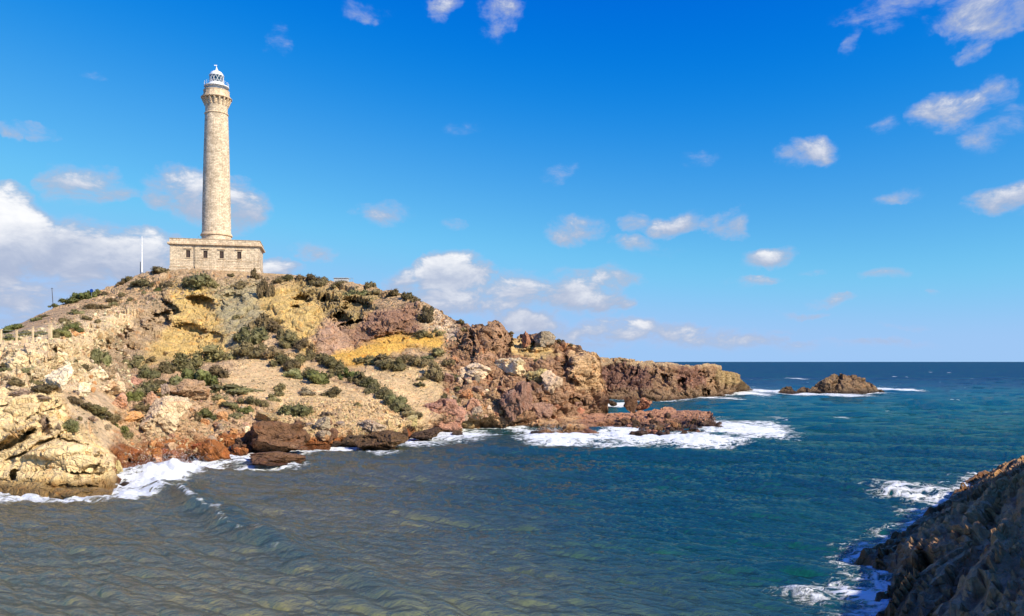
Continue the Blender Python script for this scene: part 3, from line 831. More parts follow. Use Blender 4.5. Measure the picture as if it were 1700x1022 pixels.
def build_sea():
    pys = np.r_[np.linspace(1500, 1080, 30, endpoint=False), np.arange(1080, 640, -1.0), np.arange(640, 606, -0.8), np.geomspace(6, 0.35, 26) + 600]
    pxs = np.r_[np.arange(-900, -60, 24), np.arange(-60, 1761, 2.3), np.arange(1762, 2900, 24)]
    PX, PY = np.meshgrid(pxs, pys)
    Y = seaY(PY)
    X = (PX - CX) / F * Y
    x, y = X.ravel(), Y.ravel()
    wd = R(-112)                                # the swell runs in from the open sea at the right
    A = ocean_tile(512, 118.0, wd + 0.2, 1.8, 20, 5, 9)
    Bt = ocean_tile(512, 37.0, wd - 0.15, 0.35, 2.6, 6, 7)
    fa = 1 - sm(y, 320, 900)
    fb = 1 - sm(y, 75, 170)
    # calmer in the lee of the cove
    off = 0.19 + 0.15 * sm(y + 0.9 * x, 45, 230)
    z = samp(A[0], x, y, 118.0) * off * fa
    dx = samp(A[1], x, y, 118.0) * off * fa * 0.9
    dy = samp(A[2], x, y, 118.0) * off * fa * 0.9
    z2 = samp(Bt[0], x, y, 37.0) * 0.085 * fb
    z = z + z2
    dx = dx + samp(Bt[1], x, y, 37.0) * 0.06 * fb
    dy = dy + samp(Bt[2], x, y, 37.0) * 0.06 * fb
    # the breaking swell that runs out from the splash
    line = np.array([pxw(*q) for q in ((262, 806), (300, 822), (335, 848), (385, 880), (450, 910), (530, 945), (620, 978), (700, 1010))])
    hts = np.array([0.6, 1.25, 1.3, 1.15, 0.95, 0.75, 0.55, 0.25])
    foam = np.zeros(len(x))
    best = np.full(len(x), 1e9); bh = np.zeros(len(x)); bs = np.zeros(len(x))
    near = (y < 110) & (np.abs(x + 20) < 45)
    idx = np.where(near)[0]
    for i in range(len(line) - 1):
        a, b = line[i], line[i + 1]
        e = b - a
        wx, wy = x[idx] - a[0], y[idx] - a[1]
        t = np.clip((wx * e[0] + wy * e[1]) / (e @ e), 0, 1)
        qx, qy = wx - t * e[0], wy - t * e[1]
        d = np.hypot(qx, qy)
        sgn = np.sign(e[0] * qy - e[1] * qx)
        m = d < np.abs(best[idx])
        ii = idx[m]
        best[ii] = (d * sgn)[m]
        bh[ii] = (hts[i] * (1 - t) + hts[i + 1] * t)[m]
        bs[ii] = (i + t)[m]
    q3 = np.c_[x, y, np.zeros(len(x))]
    wob = (fbm(q3, 3.0, 3, 0.5, 77) - 0.5) * 1.6
    u = best + wob * 0.7
    ridge = np.where(u > 0, np.exp(-(u / 2.2) ** 2), np.exp(-(u / 1.1) ** 2)) * bh * (0.8 + 0.5 * wob * 0.5)
    z = z + ridge
    foam = np.maximum(foam, np.exp(-((u + 0.15) / 0.45) ** 2) * np.interp(bs, [0, 0.8, 1.6, 2.6, 3.5, 5, 7], [0.95, 0.62, 0.55, 0.42, 0.30, 0.14, 0.0]) * (best < 1e8))
    # surf along the rocks
    def near_line(pts, reach, strength):
        pts = np.array(pts, float)
        seg = []
        for a, b in zip(pts[:-1], pts[1:]):
            k = max(2, int(np.linalg.norm(b - a) / 1.2))
            seg.append(a + (b - a) * np.linspace(0, 1, k, endpoint=False)[:, None])
        sp = np.concatenate(seg)
        lo, hi = sp.min(0) - 30, sp.max(0) + 30
        ii = np.where((x > lo[0]) & (x < hi[0]) & (y > lo[1]) & (y < hi[1]))[0]
        dmin = np.full(len(ii), 1e9)
        for p in sp:
            dmin = np.minimum(dmin, (x[ii] - p[0]) ** 2 + ((y[ii] - p[1])) ** 2)
        foam[ii] = np.maximum(foam[ii], strength * np.exp(-np.sqrt(dmin) / reach))
    for wl, reach, st in ((wat_main, 2.6, 0.95), (wat_sh, 2.6, 0.95), (wat_far[1:], 3.2, 0.85), (wat_is, 3.2, 0.85)):
        near_line([pxw(*p) for p in wl if p[0] > -300], reach, st)
    near_line(near_shore[6:], 2.0, 0.82)
    # patches of churned water: photo position of the centre, half sizes in pixels, strength
    for (cx, cy, rx, ry, s) in ((275, 792, 62, 26, 1.25), (330, 776, 60, 14, 0.9), (225, 818, 60, 14, 0.9), (100, 828, 130, 10, 0.72), (20, 826, 60, 16, 0.75), (420, 760, 70, 14, 0.75), (450, 772, 80, 10, 0.7),
                               (560, 744, 60, 8, 0.9), (510, 750, 40, 8, 0.75), (640, 750, 50, 6, 0.6), (760, 722, 90, 11, 0.95), (700, 735, 60, 7, 0.7), (930, 728, 90, 12, 1.0), (1050, 724, 90, 14, 1.2), (1150, 728, 110, 13, 1.15),
                               (1235, 712, 80, 17, 1.0), (1000, 738, 120, 7, 0.6), (1265, 705, 50, 12, 0.7), (1235, 652, 40, 5, 1.1), (1275, 649, 45, 4, 1.0), (1180, 662, 70, 3.5, 0.9), (1480, 646, 34, 4, 1.1), (1330, 654, 40, 3, 0.9), (1400, 656, 60, 3, 0.8),
                               (1020, 672, 34, 6, 0.9), (1545, 825, 120, 32, 0.66), (1585, 845, 50, 18, 0.75), (1520, 850, 60, 12, 0.45), (1420, 985, 90, 34, 0.74), (1350, 990, 100, 26, 0.62), (1460, 920, 80, 34, 0.7), (1440, 1000, 60, 26, 0.85),
                               (1322, 628, 14, 1.5, 0.8), (1490, 625, 6, 1.2, 0.7), (1580, 665, 5, 2, 0.7), (1480, 682, 8, 2, 0.6), (1395, 695, 14, 3, 0.55), (1560, 618, 6, 1.2, 0.6), (1290, 695, 20, 3, 0.5)):
        c = pxw(cx, cy)
        hx = rx / F * c[1]
        hy = abs(seaY(cy - ry) - seaY(cy + ry)) / 2
        r = np.sqrt(((x - c[0]) / hx) ** 2 + ((y - c[1]) / hy) ** 2)
        foam = np.maximum(foam, s * (1 - sm(r, 0.25, 1.25)))
    # tossed surface where it churns hard
    burst = sm(foam, 0.85, 1.2)
    z = z + burst * (0.15 + 0.7 * np.abs(fbm(q3, 0.9, 4, 0.6, 91) - 0.42)) + sm(foam, 0.4, 0.9) * 0.06
    c = pxw(268, 786)
    spl = np.exp(-(((x - c[0]) / 4.2) ** 2 + ((y - c[1]) / 3.2) ** 2))
    z = z + spl * 1.5 * (0.35 + 1.3 * np.abs(fbm(q3, 0.8, 4, 0.6, 95) - 0.4))
    # silt in the cove
    silt = sm(x + 0.10 * (y - 60) + (fbm(q3, 14, 3, 0.5, 97) - 0.5) * 16, 14, -20) * (1 - sm(y, 85, 130))
    silt = silt * (1 - 0.55 * np.clip(ridge, 0, 1))
    V = np.c_[x + dx, y + dy, z]
    me = np_mesh('sea', V, grid_faces(*PX.shape)[:, ::-1], None, {'foam': np.clip(foam, 0, 1.4), 'silt': silt}, smooth=True)
    return me


def sea_mat():
    m, nt, out = new_mat('sea_water')
    pos = nt.n('ShaderNodeNewGeometry').outputs['Position']
    sp = nt.n('ShaderNodeSeparateXYZ', {0: pos})
    foam = nt.n('ShaderNodeAttribute', attribute_name='foam').outputs['Fac']
    silt = nt.n('ShaderNodeAttribute', attribute_name='silt').outputs['Fac']
    flat = nt.vmath('MULTIPLY', pos, (1, 1, 0))
    big = nt.noise(flat, 0.02, 4, 0.6, 0.5)
    dist = sp.outputs[1]
    # water colour: silty in the cove, teal over the shallows off the point, navy out at sea
    c = nt.mix(nt.ramp(dist, 70, 190), (0.006, 0.088, 0.082), (0.007, 0.150, 0.138))
    c = nt.mix(nt.ramp(nt.math('MULTIPLY_ADD', big, 160, dist), 270, 520), c, (0.003, 0.050, 0.125))
    c = nt.mix(nt.ramp(nt.noise(flat, 0.055, 4, 0.6, 0.6), 0.45, 0.72, 0, 0.4), c, (0.014, 0.150, 0.105))
    c = nt.mix(nt.math('MULTIPLY', silt, nt.ramp(nt.noise(flat, 0.09, 5, 0.6), 0.3, 0.7, 0.7, 1.0)), c, (0.270, 0.245, 0.110))
    # foam: lacy patches
    wv = nt.vmath('ADD', nt.vmath('MULTIPLY', flat, (0.62, 1.0, 1)), nt.vmath('MULTIPLY', nt.noise(flat, 0.55, 4, 0.6, 0, 'Color'), (2.2, 2.2, 0)))
    lace = nt.n('ShaderNodeTexVoronoi', {'Vector': wv, 'Scale': 0.95, 'Randomness': 1.0}, feature='DISTANCE_TO_EDGE').outputs[0]
    lace2 = nt.n('ShaderNodeTexVoronoi', {'Vector': wv, 'Scale': 2.6, 'Randomness': 1.0}, feature='DISTANCE_TO_EDGE').outputs[0]
    fb = nt.noise(nt.vmath('MULTIPLY', flat, (0.6, 1.1, 1)), 0.8, 7, 0.68, 0.8)
    l = nt.math('MULTIPLY_ADD', nt.math('MINIMUM', lace, nt.math('MULTIPLY', lace2, 1.6)), -1.5, 0.36)
    t = nt.math('ADD', nt.math('MULTIPLY_ADD', fb, 2.0, -1.36), nt.math('ADD', foam, nt.math('MULTIPLY', l, 1.0)))
    fm = nt.math('MULTIPLY', nt.ramp(t, 0.26, 0.62), nt.ramp(foam, 0.10, 0.34))
    # whitecaps in the open
    wc = nt.noise(nt.vmath('MULTIPLY', flat, (0.35, 0.9, 1)), 0.16, 5, 0.6)
    wc2 = nt.noise(nt.vmath('MULTIPLY', flat, (0.30, 1.0, 1)), 0.55, 4, 0.6)
    cap = nt.math('MULTIPLY', nt.math('MULTIPLY', nt.ramp(wc, 0.60, 0.66), nt.ramp(wc2, 0.60, 0.68)), nt.ramp(dist, 130, 230, 0, 0.85))
    fm = nt.math('MAXIMUM', fm, cap)
    # ripples
    r1 = nt.noise(nt.vmath('MULTIPLY', flat, (0.40, 1.0, 1)), 2.6, 6, 0.66)
    r2 = nt.noise(nt.vmath('MULTIPLY', flat, (0.40, 1.0, 1)), 0.42, 6, 0.62, 0.4)
    r3 = nt.noise(nt.vmath('MULTIPLY', flat, (0.35, 1.0, 1)), 0.09, 6, 0.6, 0.4)
    h = nt.math('ADD', nt.math('MULTIPLY', r1, 0.17), nt.math('MULTIPLY', r2, nt.ramp(dist, 60, 260, 0.12, 0.9)))
    h = nt.math('ADD', h, nt.math('MULTIPLY', r3, nt.ramp(dist, 180, 900, 0.0, 3.5)))
    h = nt.math('ADD', h, nt.math('MULTIPLY', nt.math('MULTIPLY', fm, fb), 0.35))
    bmp = nt.n('ShaderNodeBump', {'Height': h, 'Strength': 0.9, 'Distance': 1.0})
    fr = nt.n('ShaderNodeFresnel', {'IOR': 1.33, 'Normal': bmp.outputs[0]}).outputs[0]
    fr = nt.math('MINIMUM', fr, nt.ramp(dist, 60, 700, 0.75, 0.22))   # wave slopes keep a rough sea from mirroring the horizon
    wd = nt.n('ShaderNodeBsdfDiffuse', {'Color': c, 'Normal': bmp.outputs[0]})
    wg = nt.n('ShaderNodeBsdfGlossy', {'Color': nt.mix(nt.ramp(dist, 90, 320), (0.40, 0.38, 0.28), (0.40, 0.44, 0.48)), 'Roughness': 0.05, 'Normal': bmp.outputs[0]})
    wat = nt.n('ShaderNodeMixShader', {0: fr, 1: wd.outputs[0], 2: wg.outputs[0]})
    fo = nt.n('ShaderNodeBsdfPrincipled', {'Base Color': (0.82, 0.85, 0.86, 1), 'Roughness': 0.85, 'Specular IOR Level': 0.1, 'Normal': bmp.outputs[0]})
    mx = nt.n('ShaderNodeMixShader', {0: nt.math('MULTIPLY', fm, 0.95), 1: wat.outputs[0], 2: fo.outputs[0]})
    nt.t.links.new(mx.outputs[0], out.inputs[0])
    return m


sea = link('sea', build_sea(), sea_mat())
tag(sea, kind='structure')


# ------------------------------------------------------------------ lighthouse
def stone_mat(name, c1, c2, mortar, bw=0.95, rh=0.42, streak=0.5):
    m, nt, out = new_mat(name)
    uv = nt.n('ShaderNodeTexCoord').outputs['UV']
    pos = nt.n('ShaderNodeTexCoord').outputs['Object']
    br = nt.n('ShaderNodeTexBrick', {'Vector': uv, 'Color1': c1 + (1,), 'Color2': c2 + (1,), 'Mortar': mortar + (1,), 'Scale': 1.0, 'Mortar Size': 0.03,
                                     'Mortar Smooth': 0.3, 'Bias': -0.1, 'Brick Width': bw, 'Row Height': rh})
    nz = nt.noise(pos, 0.45, 6, 0.65, 0.4)
    nf = nt.noise(pos, 2.6, 5, 0.65)
    stk = nt.noise(nt.vmath('MULTIPLY', pos, (1.4, 1.4, 0.10)), 1.0, 5, 0.6)
    f = nt.math('MULTIPLY', nt.ramp(nz, 0.3, 0.7, 0.75, 1.15, False), nt.ramp(nf, 0.3, 0.72, 0.62, 1.25, False))
    c = nt.mix(1.0, br.outputs[0], nt.n('ShaderNodeCombineColor', {0: f, 1: f, 2: f}).outputs[0], 'MULTIPLY')
    c = nt.mix(nt.ramp(stk, 0.52, 0.72, 0, streak), c, nt.mix(1.0, c, (0.66, 0.55, 0.44), 'MULTIPLY'))
    c = nt.mix(nt.ramp(nt.noise(nt.vmath('ADD', pos, (9, 4, 2)), 0.7, 5, 0.65), 0.56, 0.7, 0, 0.6), c, (0.80, 0.69, 0.52))
    h = nt.math('ADD', nt.math('MULTIPLY', br.outputs['Fac'], -0.6), nt.math('MULTIPLY', nf, 0.7))
    b = nt.n('ShaderNodeBump', {'Height': h, 'Strength': 0.8, 'Distance': 0.08})
    p = nt.n('ShaderNodeBsdfPrincipled', {'Base Color': c, 'Roughness': 0.9, 'Specular IOR Level': 0.2, 'Normal': b.outputs[0]})
    nt.t.links.new(p.outputs[0], out.inputs[0])
    return m


M_stone = stone_mat('ashlar_stone', (.84, .67, .48), (.56, .44, .31), (.43, .34, .24))
M_trim = stone_mat('trim_stone', (.72, .54, .36), (.62, .46, .30), (.48, .36, .24), bw=1.6, rh=3.0)
M_white = simple_mat('white_paint', (.74, .74, .75), 0.45, var=0.08, scale=4)
M_dark = simple_mat('dark_shutter', (.055, .035, .028), 0.6, var=0.3, scale=8)
M_frame = simple_mat('window_frame', (.10, .065, .05), 0.6, var=0.2)
M_metal = simple_mat('galvanised', (.36, .38, .40), 0.4, 0.6, var=0.15)
M_rustm = simple_mat('dark_iron', (.07, .06, .055), 0.6, 0.3, var=0.3)
M_lens = simple_mat('lens_glass', (.05, .055, .06), 0.08, 0.0, 0.8, var=0.3, scale=2)


def glass_mat():
    m, nt, out = new_mat('lantern_glass')
    g = nt.n('ShaderNodeBsdfGlossy', {'Color': (0.9, 0.95, 1, 1), 'Roughness': 0.03})
    t = nt.n('ShaderNodeBsdfTransparent', {'Color': (0.38, 0.43, 0.50, 1)})
    mx = nt.n('ShaderNodeMixShader', {0: 0.16, 1: t.outputs[0], 2: g.outputs[0]})
    nt.t.links.new(mx.outputs[0], out.inputs[0])
    return m


M_glass = glass_mat()


def build_lighthouse():
    PHI = R(13)
    Yc = 211.0
    px_c = 359.5
    zb = 35.0
    root = empty('lighthouse', ((px_c - CX) / F * Yc, Yc, zb), PHI)
    tag(root, 'tall pale stone lighthouse tower with white lantern rising from a square house on the hilltop', 'lighthouse')
    hw, dp = 12.05, 5.6            # half width and half depth of the house
    y0 = -6.2
    X0, X1, Y0, Y1 = -10.55, 11.55, y0, y0 + 11.2
    plinth_t, wall_t, corn_t, par_t = 1.55, 7.15, 7.95, 9.05

    def part(name, me, mat, parent=root):
        return link(name, me, mat, parent)
    part('plinth', box_me('plinth', X0 - .14, X1 + .14, Y0 - .14, Y1 + .14, -1.2, plinth_t, 0.05, True), M_stone)
    # walls with real window openings at the front: built from strips round the openings
    wins = [-6.15, -1.92, 2.1, 6.47]
    ww, wz0, wz1 = 0.52, 4.05, 6.0
    bm = bmesh.new()

    def bx(x0, x1, ya, yb, z0, z1):
        r = bmesh.ops.create_cube(bm, size=1)
        for v in r['verts']:
            v.co = Vector(((x0 + x1) / 2 + v.co.x * (x1 - x0), (ya + yb) / 2 + v.co.y * (yb - ya), (z0 + z1) / 2 + v.co.z * (z1 - z0)))
    bx(X0, X1, Y0, Y0 + .6, plinth_t, wz0)
    bx(X0, X1, Y0, Y0 + .6, wz1, wall_t)
    ed = [X0] + [q for w in wins for q in (w - ww, w + ww)] + [X1]
    for i in range(0, len(ed), 2):
        bx(ed[i], ed[i + 1], Y0, Y0 + .6, wz0, wz1)
    bx(X0, X0 + .6, Y0 + .6, Y1, plinth_t, wall_t)
    bx(X1 - .6, X1, Y0 + .6, Y1, plinth_t, wall_t)
    bx(X0 + .6, X1 - .6, Y1 - .6, Y1, plinth_t, wall_t)
    me = bpy.data.meshes.new('wall')
    bm.to_mesh(me); bm.free()
    box_uv(me)
    part('wall', me, M_stone)
    part('roof_terrace', box_me('roof_terrace', X0 + .61, X1 - .61, Y0 + .61, Y1 - .61, wall_t - .4, wall_t - .02, 0, True), M_trim)
    for x in (X0 - .03, X1 - 1.17):
        part('quoin', box_me('quoin', x, x + 1.2, Y0 - .06, Y0 + .3, plinth_t + .01, wall_t - .01, 0.03, True), M_stone)
    part('string_course', box_me('string_course', X0 - .2, X1 + .2, Y0 - .2, Y1 + .2, plinth_t + .02, plinth_t + .24, 0.04, True), M_trim)
    part('string_course', box_me('string_course', X0 - .08, X1 + .08, Y0 - .08, Y0 + .2, 3.35, 3.5, 0.03, True), M_trim)
    part('frieze', box_me('frieze', X0 - .15, X1 + .15, Y0 - .15, Y1 + .15, wall_t + .002, wall_t + .26, 0.03, True), M_trim)
    part('cornice', box_me('cornice', X0 - .62, X1 + .62, Y0 - .62, Y1 + .62, wall_t + .262, corn_t, 0.10, True), M_trim)
    part('parapet', box_me('parapet', X0 - .1, X1 + .1, Y0 - .1, Y1 + .1, corn_t + .002, par_t - .16, 0.03, True), M_stone)
    part('parapet_coping', box_me('parapet_coping', X0 - .2, X1 + .2, Y0 - .2, Y1 + .2, par_t - .158, par_t, 0.04, True), M_trim)
    for w in wins:
        f = part('window', box_me('window', w - ww - .001, w + ww + .001, Y0 + .34, Y0 + .42, wz0 - .001, wz1 + .001), M_dark)
        part('shutter', box_me('shutter', w - ww + .06, w - .025, Y0 + .28, Y0 + .335, wz0 + .06, wz1 - .06, 0.015), M_dark, f)
        part('shutter', box_me('shutter', w + .025, w + ww - .06, Y0 + .28, Y0 + .335, wz0 + .06, wz1 - .06, 0.015), M_dark, f)
        part('frame', box_me('frame', w - .03, w + .03, Y0 + .24, Y0 + .338, wz0, wz1), M_frame, f)
        part('sill', box_me('sill', w - ww - .2, w + ww + .2, Y0 - .16, Y0 + .25, wz0 - .2, wz0 - .002, 0.03, True), M_trim, f)
        part('lintel', box_me('lintel', w - ww - .42, w + ww + .42, Y0 - .30, Y0 + .1, wz1 + .34, wz1 + .58, 0.04, True), M_trim, f)
    # rain pipe down the front
    part('rain_pipe', tube_me('rain_pipe', (-4.45, Y0 - .32, 0.2), (-4.45, Y0 - .32, wall_t + .26), 0.06), M_rustm)
    part('antenna', tube_me('antenna', (-4.7, 0.5, par_t), (-4.7, 0.5, par_t + 1.7), 0.05, 0.03), M_white)

    # tower
    def zt(py):
        return H + (HZ - py) / F * Yc - zb
    tz0 = wall_t - .3
    sh = part('tower_shaft', lathe_me('tower_shaft', [(3.78, tz0), (3.78, zt(388)), (3.70, zt(386)), (3.62, zt(350)), (3.45, zt(300)), (3.24, zt(250)), (3.02, zt(205)), (2.92, zt(191))]), M_stone)
    part('base_moulding', lathe_me('base_moulding', [(3.72, zt(392.5)), (4.1, zt(392)), (4.1, zt(390.5)), (3.95, zt(389.5)), (3.80, zt(387.5)), (3.6, zt(387))]), M_trim)
    part('ring_moulding', lathe_me('ring_moulding', [(2.8, zt(191.5)), (3.02, zt(191)), (3.12, zt(190)), (3.02, zt(189)), (2.8, zt(188.6))]), M_trim)
    part('tower_neck', lathe_me('tower_neck', [(2.86, zt(189)), (2.86, zt(180)), (2.95, zt(176)), (3.12, zt(172)), (3.2, zt(168)), (3.2, zt(165.4))]), M_stone)
    bm = bmesh.new()
    pr = [(-.05, zt(176.5)), (.12, zt(176)), (.30, zt(173)), (.66, zt(168.5)), (.78, zt(166.2)), (.78, zt(165.3)), (-.05, zt(165.3))]
    vs = [[bm.verts.new((3.0 + r, s * .20, z)) for (r, z) in pr] for s in (-1, 1)]
    bm.faces.new(vs[0]); bm.faces.new(list(reversed(vs[1])))
    for i in range(len(pr)):
        j = (i + 1) % len(pr)
        bm.faces.new((vs[0][i], vs[1][i], vs[1][j], vs[0][j]))
    bmesh.ops.recalc_face_normals(bm, faces=bm.faces[:])
    cme = bpy.data.meshes.new('corbel')
    bm.to_mesh(cme); bm.free()
    cme.uv_layers.new(name='UVMap')
    cme.materials.append(M_trim)
    for k in range(18):
        o = bpy.data.objects.new('corbel', cme)
        COL.objects.link(o)
        o.parent = root
        o.rotation_euler = (0, 0, 2 * math.pi * (k + .5) / 18)
    part('gallery_floor', lathe_me('gallery_floor', [(2.9, zt(165.25)), (3.85, zt(165.2)), (3.98, zt(164.5)), (3.98, zt(163.4)), (3.8, zt(162.8)), (3.5, zt(162.2)), (3.0, zt(162.0))]), M_trim)
    part('gallery_parapet', lathe_me('gallery_parapet', [(3.55, zt(162.3)), (3.5, zt(159.5)), (3.36, zt(159)), (3.30, zt(153)), (3.38, zt(152.6)), (3.38, zt(151.6)), (3.05, zt(151.5)), (3.05, zt(162.1))], 16, False), M_trim)
    part('gallery_post', lathe_me('gallery_post', [(0.01, zt(151.6))] * 2, 4), M_white) if False else None
    part('lantern_drum', lathe_me('lantern_drum', [(2.2, zt(162.1)), (2.2, zt(147)), (2.35, zt(146.2)), (2.7, zt(145.6))]), M_white)
    part('upper_gallery', lathe_me('upper_gallery', [(2.1, zt(145.7)), (3.15, zt(145.6)), (3.22, zt(145.2)), (3.22, zt(143.8)), (3.1, zt(143.5)), (2.3, zt(142.2)), (2.0, zt(139.2)), (1.85, zt(138.5))]), M_white)
    rl = part('railing', tube_me('railing', (3.1, 0, zt(144)), (3.1, 0, zt(137.2)), 0.035, None, 6), M_white)
    for k in range(1, 16):
        a = 2 * math.pi * k / 16
        p = part('baluster', tube_me('baluster', (3.1 * math.cos(a), 3.1 * math.sin(a), zt(144)), (3.1 * math.cos(a), 3.1 * math.sin(a), zt(137.2)), 0.03, None, 5), M_white, rl)
    for zz in (137.4, 140.2):
        bm = bmesh.new()
        for k in range(32):
            a, b = 2 * math.pi * k / 32, 2 * math.pi * (k + 1) / 32
            tube_bm(bm, (3.1 * math.cos(a), 3.1 * math.sin(a), zt(zz)), (3.1 * math.cos(b), 3.1 * math.sin(b), zt(zz)), 0.022, None, 5)
        me = bpy.data.meshes.new('hand_rail')
        bm.to_mesh(me); bm.free()
        part('hand_rail', me, M_white, rl)
    # lantern
    part('lens', lathe_me('lens', [(0.5, zt(138.4)), (0.95, zt(137)), (1.05, zt(132)), (0.95, zt(128)), (0.5, zt(126.6))], 24), M_lens)
    lg = part('lantern_glazing', lathe_me('lantern_glazing', [(1.72, zt(138.6)), (1.72, zt(126.2))], 32), M_glass)
    for k in range(12):
        for sgn in (-1, 1):
            bm = bmesh.new()
            for j in range(4):
                a = 2 * math.pi * (k / 12) + sgn * 2 * math.pi / 12 * j / 4
                b = 2 * math.pi * (k / 12) + sgn * 2 * math.pi / 12 * (j + 1) / 4
                za, zb_ = zt(138.6 - 12.2 * j / 4), zt(138.6 - 12.2 * (j + 1) / 4)
                tube_bm(bm, (1.78 * math.cos(a), 1.78 * math.sin(a), za), (1.78 * math.cos(b), 1.78 * math.sin(b), zb_), 0.05, None, 5)
            me = bpy.data.meshes.new('glazing_bar')
            bm.to_mesh(me); bm.free()
            part('glazing_bar', me, M_white, lg)
    part('lantern_ring', lathe_me('lantern_ring', [(1.7, zt(139.1)), (1.95, zt(139)), (1.95, zt(138.2)), (1.7, zt(138))], 32), M_white)
    dm = part('dome', lathe_me('dome', [(1.74, zt(126.6)), (1.93, zt(126.4)), (1.93, zt(125.3)), (1.78, zt(124.9)), (1.66, zt(122.6)), (1.38, zt(120.3)), (0.95, zt(118.5)), (0.5, zt(117.4)), (0.40, zt(117)), (0.34, zt(115.6)), (0.2, zt(113.5)), (0.09, zt(111)), (0.04, zt(109)), (0.04, zt(107.2))], 32), M_white)
    part('weather_vane', box_me('weather_vane', -.62, .12, -.03, .03, zt(109.1), zt(107.6), 0.01), M_white, dm)
    return root


LH = build_lighthouse()


# ------------------------------------------------------------------ boulders
def boulder_me(name, seed, sub=3, flat=1.0, rough=1.0):
    """a broken block: a sphere cut by random planes, then chipped"""
    r = random.Random(seed)
    bm = bmesh.new()
    bmesh.ops.create_icosphere(bm, subdivisions=sub, radius=1.0)
    planes = []
    for k in range(r.randint(9, 14)):
        n = Vector((r.gauss(0, 1), r.gauss(0, 1), r.gauss(0, 0.8))).normalized()
        planes.append((n, r.uniform(0.42, 0.84)))
    V = np.array([v.co for v in bm.verts])
    for _ in range(2):
        for n, d in planes:
            q = V @ np.array(n) - d
            V -= np.outer(np.maximum(q, 0) * 0.97, n)
    off = np.array([r.uniform(0, 90) for _ in range(3)])
    nrm = V / (np.linalg.norm(V, axis=1, keepdims=True) + 1e-9)
    f1, e1 = facet(V + off, 0.75, seed % 97)
    f2, e2 = facet(V + off, 0.32, seed % 89)
    V += nrm * ((f1 * 0.13 + f2 * 0.065 - 0.06 * np.exp(-(e1 / 0.08) ** 2) + (fbm(V + off, 0.35, 3, 0.55, seed % 83) - 0.5) * 0.12) * rough)[:, None]
    if sub > 3:
        f3, e3 = facet(V + off, 0.14, seed % 79)
        V += nrm * (f3 * 0.028 - 0.02 * np.exp(-(e3 / 0.1) ** 2) - 0.03 * np.exp(-(e2 / 0.07) ** 2))[:, None]
    lo, hi = V.min(0), V.max(0)
    V = (V - (lo + hi) / 2) / (hi - lo)
    V[:, 2] += 0.5                                # unit block standing on z = 0
    for v, c in zip(bm.verts, V):
        v.co = c
    me = bpy.data.meshes.new(name)
    bm.to_mesh(me)
    bm.free()
    return me


BCOL = {'cream': (.76, .57, .36), 'white': (.84, .69, .47), 'tan': (.56, .38, .215), 'orange': (.60, .32, .13), 'rust': (.36, .13, .042), 'brown': (.17, .095, .048), 'dark': (.10, .062, .037),
        'grey': (.43, .33, .23), 'olive': (.44, .33, .155), 'pink': (.56, .32, .20), 'purple': (.32, .195, .13), 'red': (.40, .19, .105)}
BM = {k: rock_mat('boulder_' + k, v, 0.2, 0.9, 1.0) for k, v in BCOL.items()}


def land_of(px, py):
    if 1000 < px and py > 670: return shelf
    if px > 1005: return far
    return main


def place_block(o, px, py, w, h, depth=0.85, sink=0.12, tilt=0.0, rz=None, Y=None, rnd=random):
    """stand a unit block on the land at the spot the photo shows its foot; w, h are its size there in pixels"""
    if Y is None:
        g, _ = land_of(px, py).ground(px, py)
        Y = g.y
        base = g
    else:
        base = Vector(((px - CX) / F * Y, Y, H - (py - HZ) / F * Y))
    k = Y / F
    wm, hm = w * k, h * k
    o.rotation_euler = (rnd.uniform(-.12, .12), tilt, rz if rz is not None else rnd.uniform(-0.35, 0.35))
    o.scale = (wm, wm * depth, hm * (1 + sink))
    o.location = base + Vector((0, wm * depth * 0.25, -hm * sink))


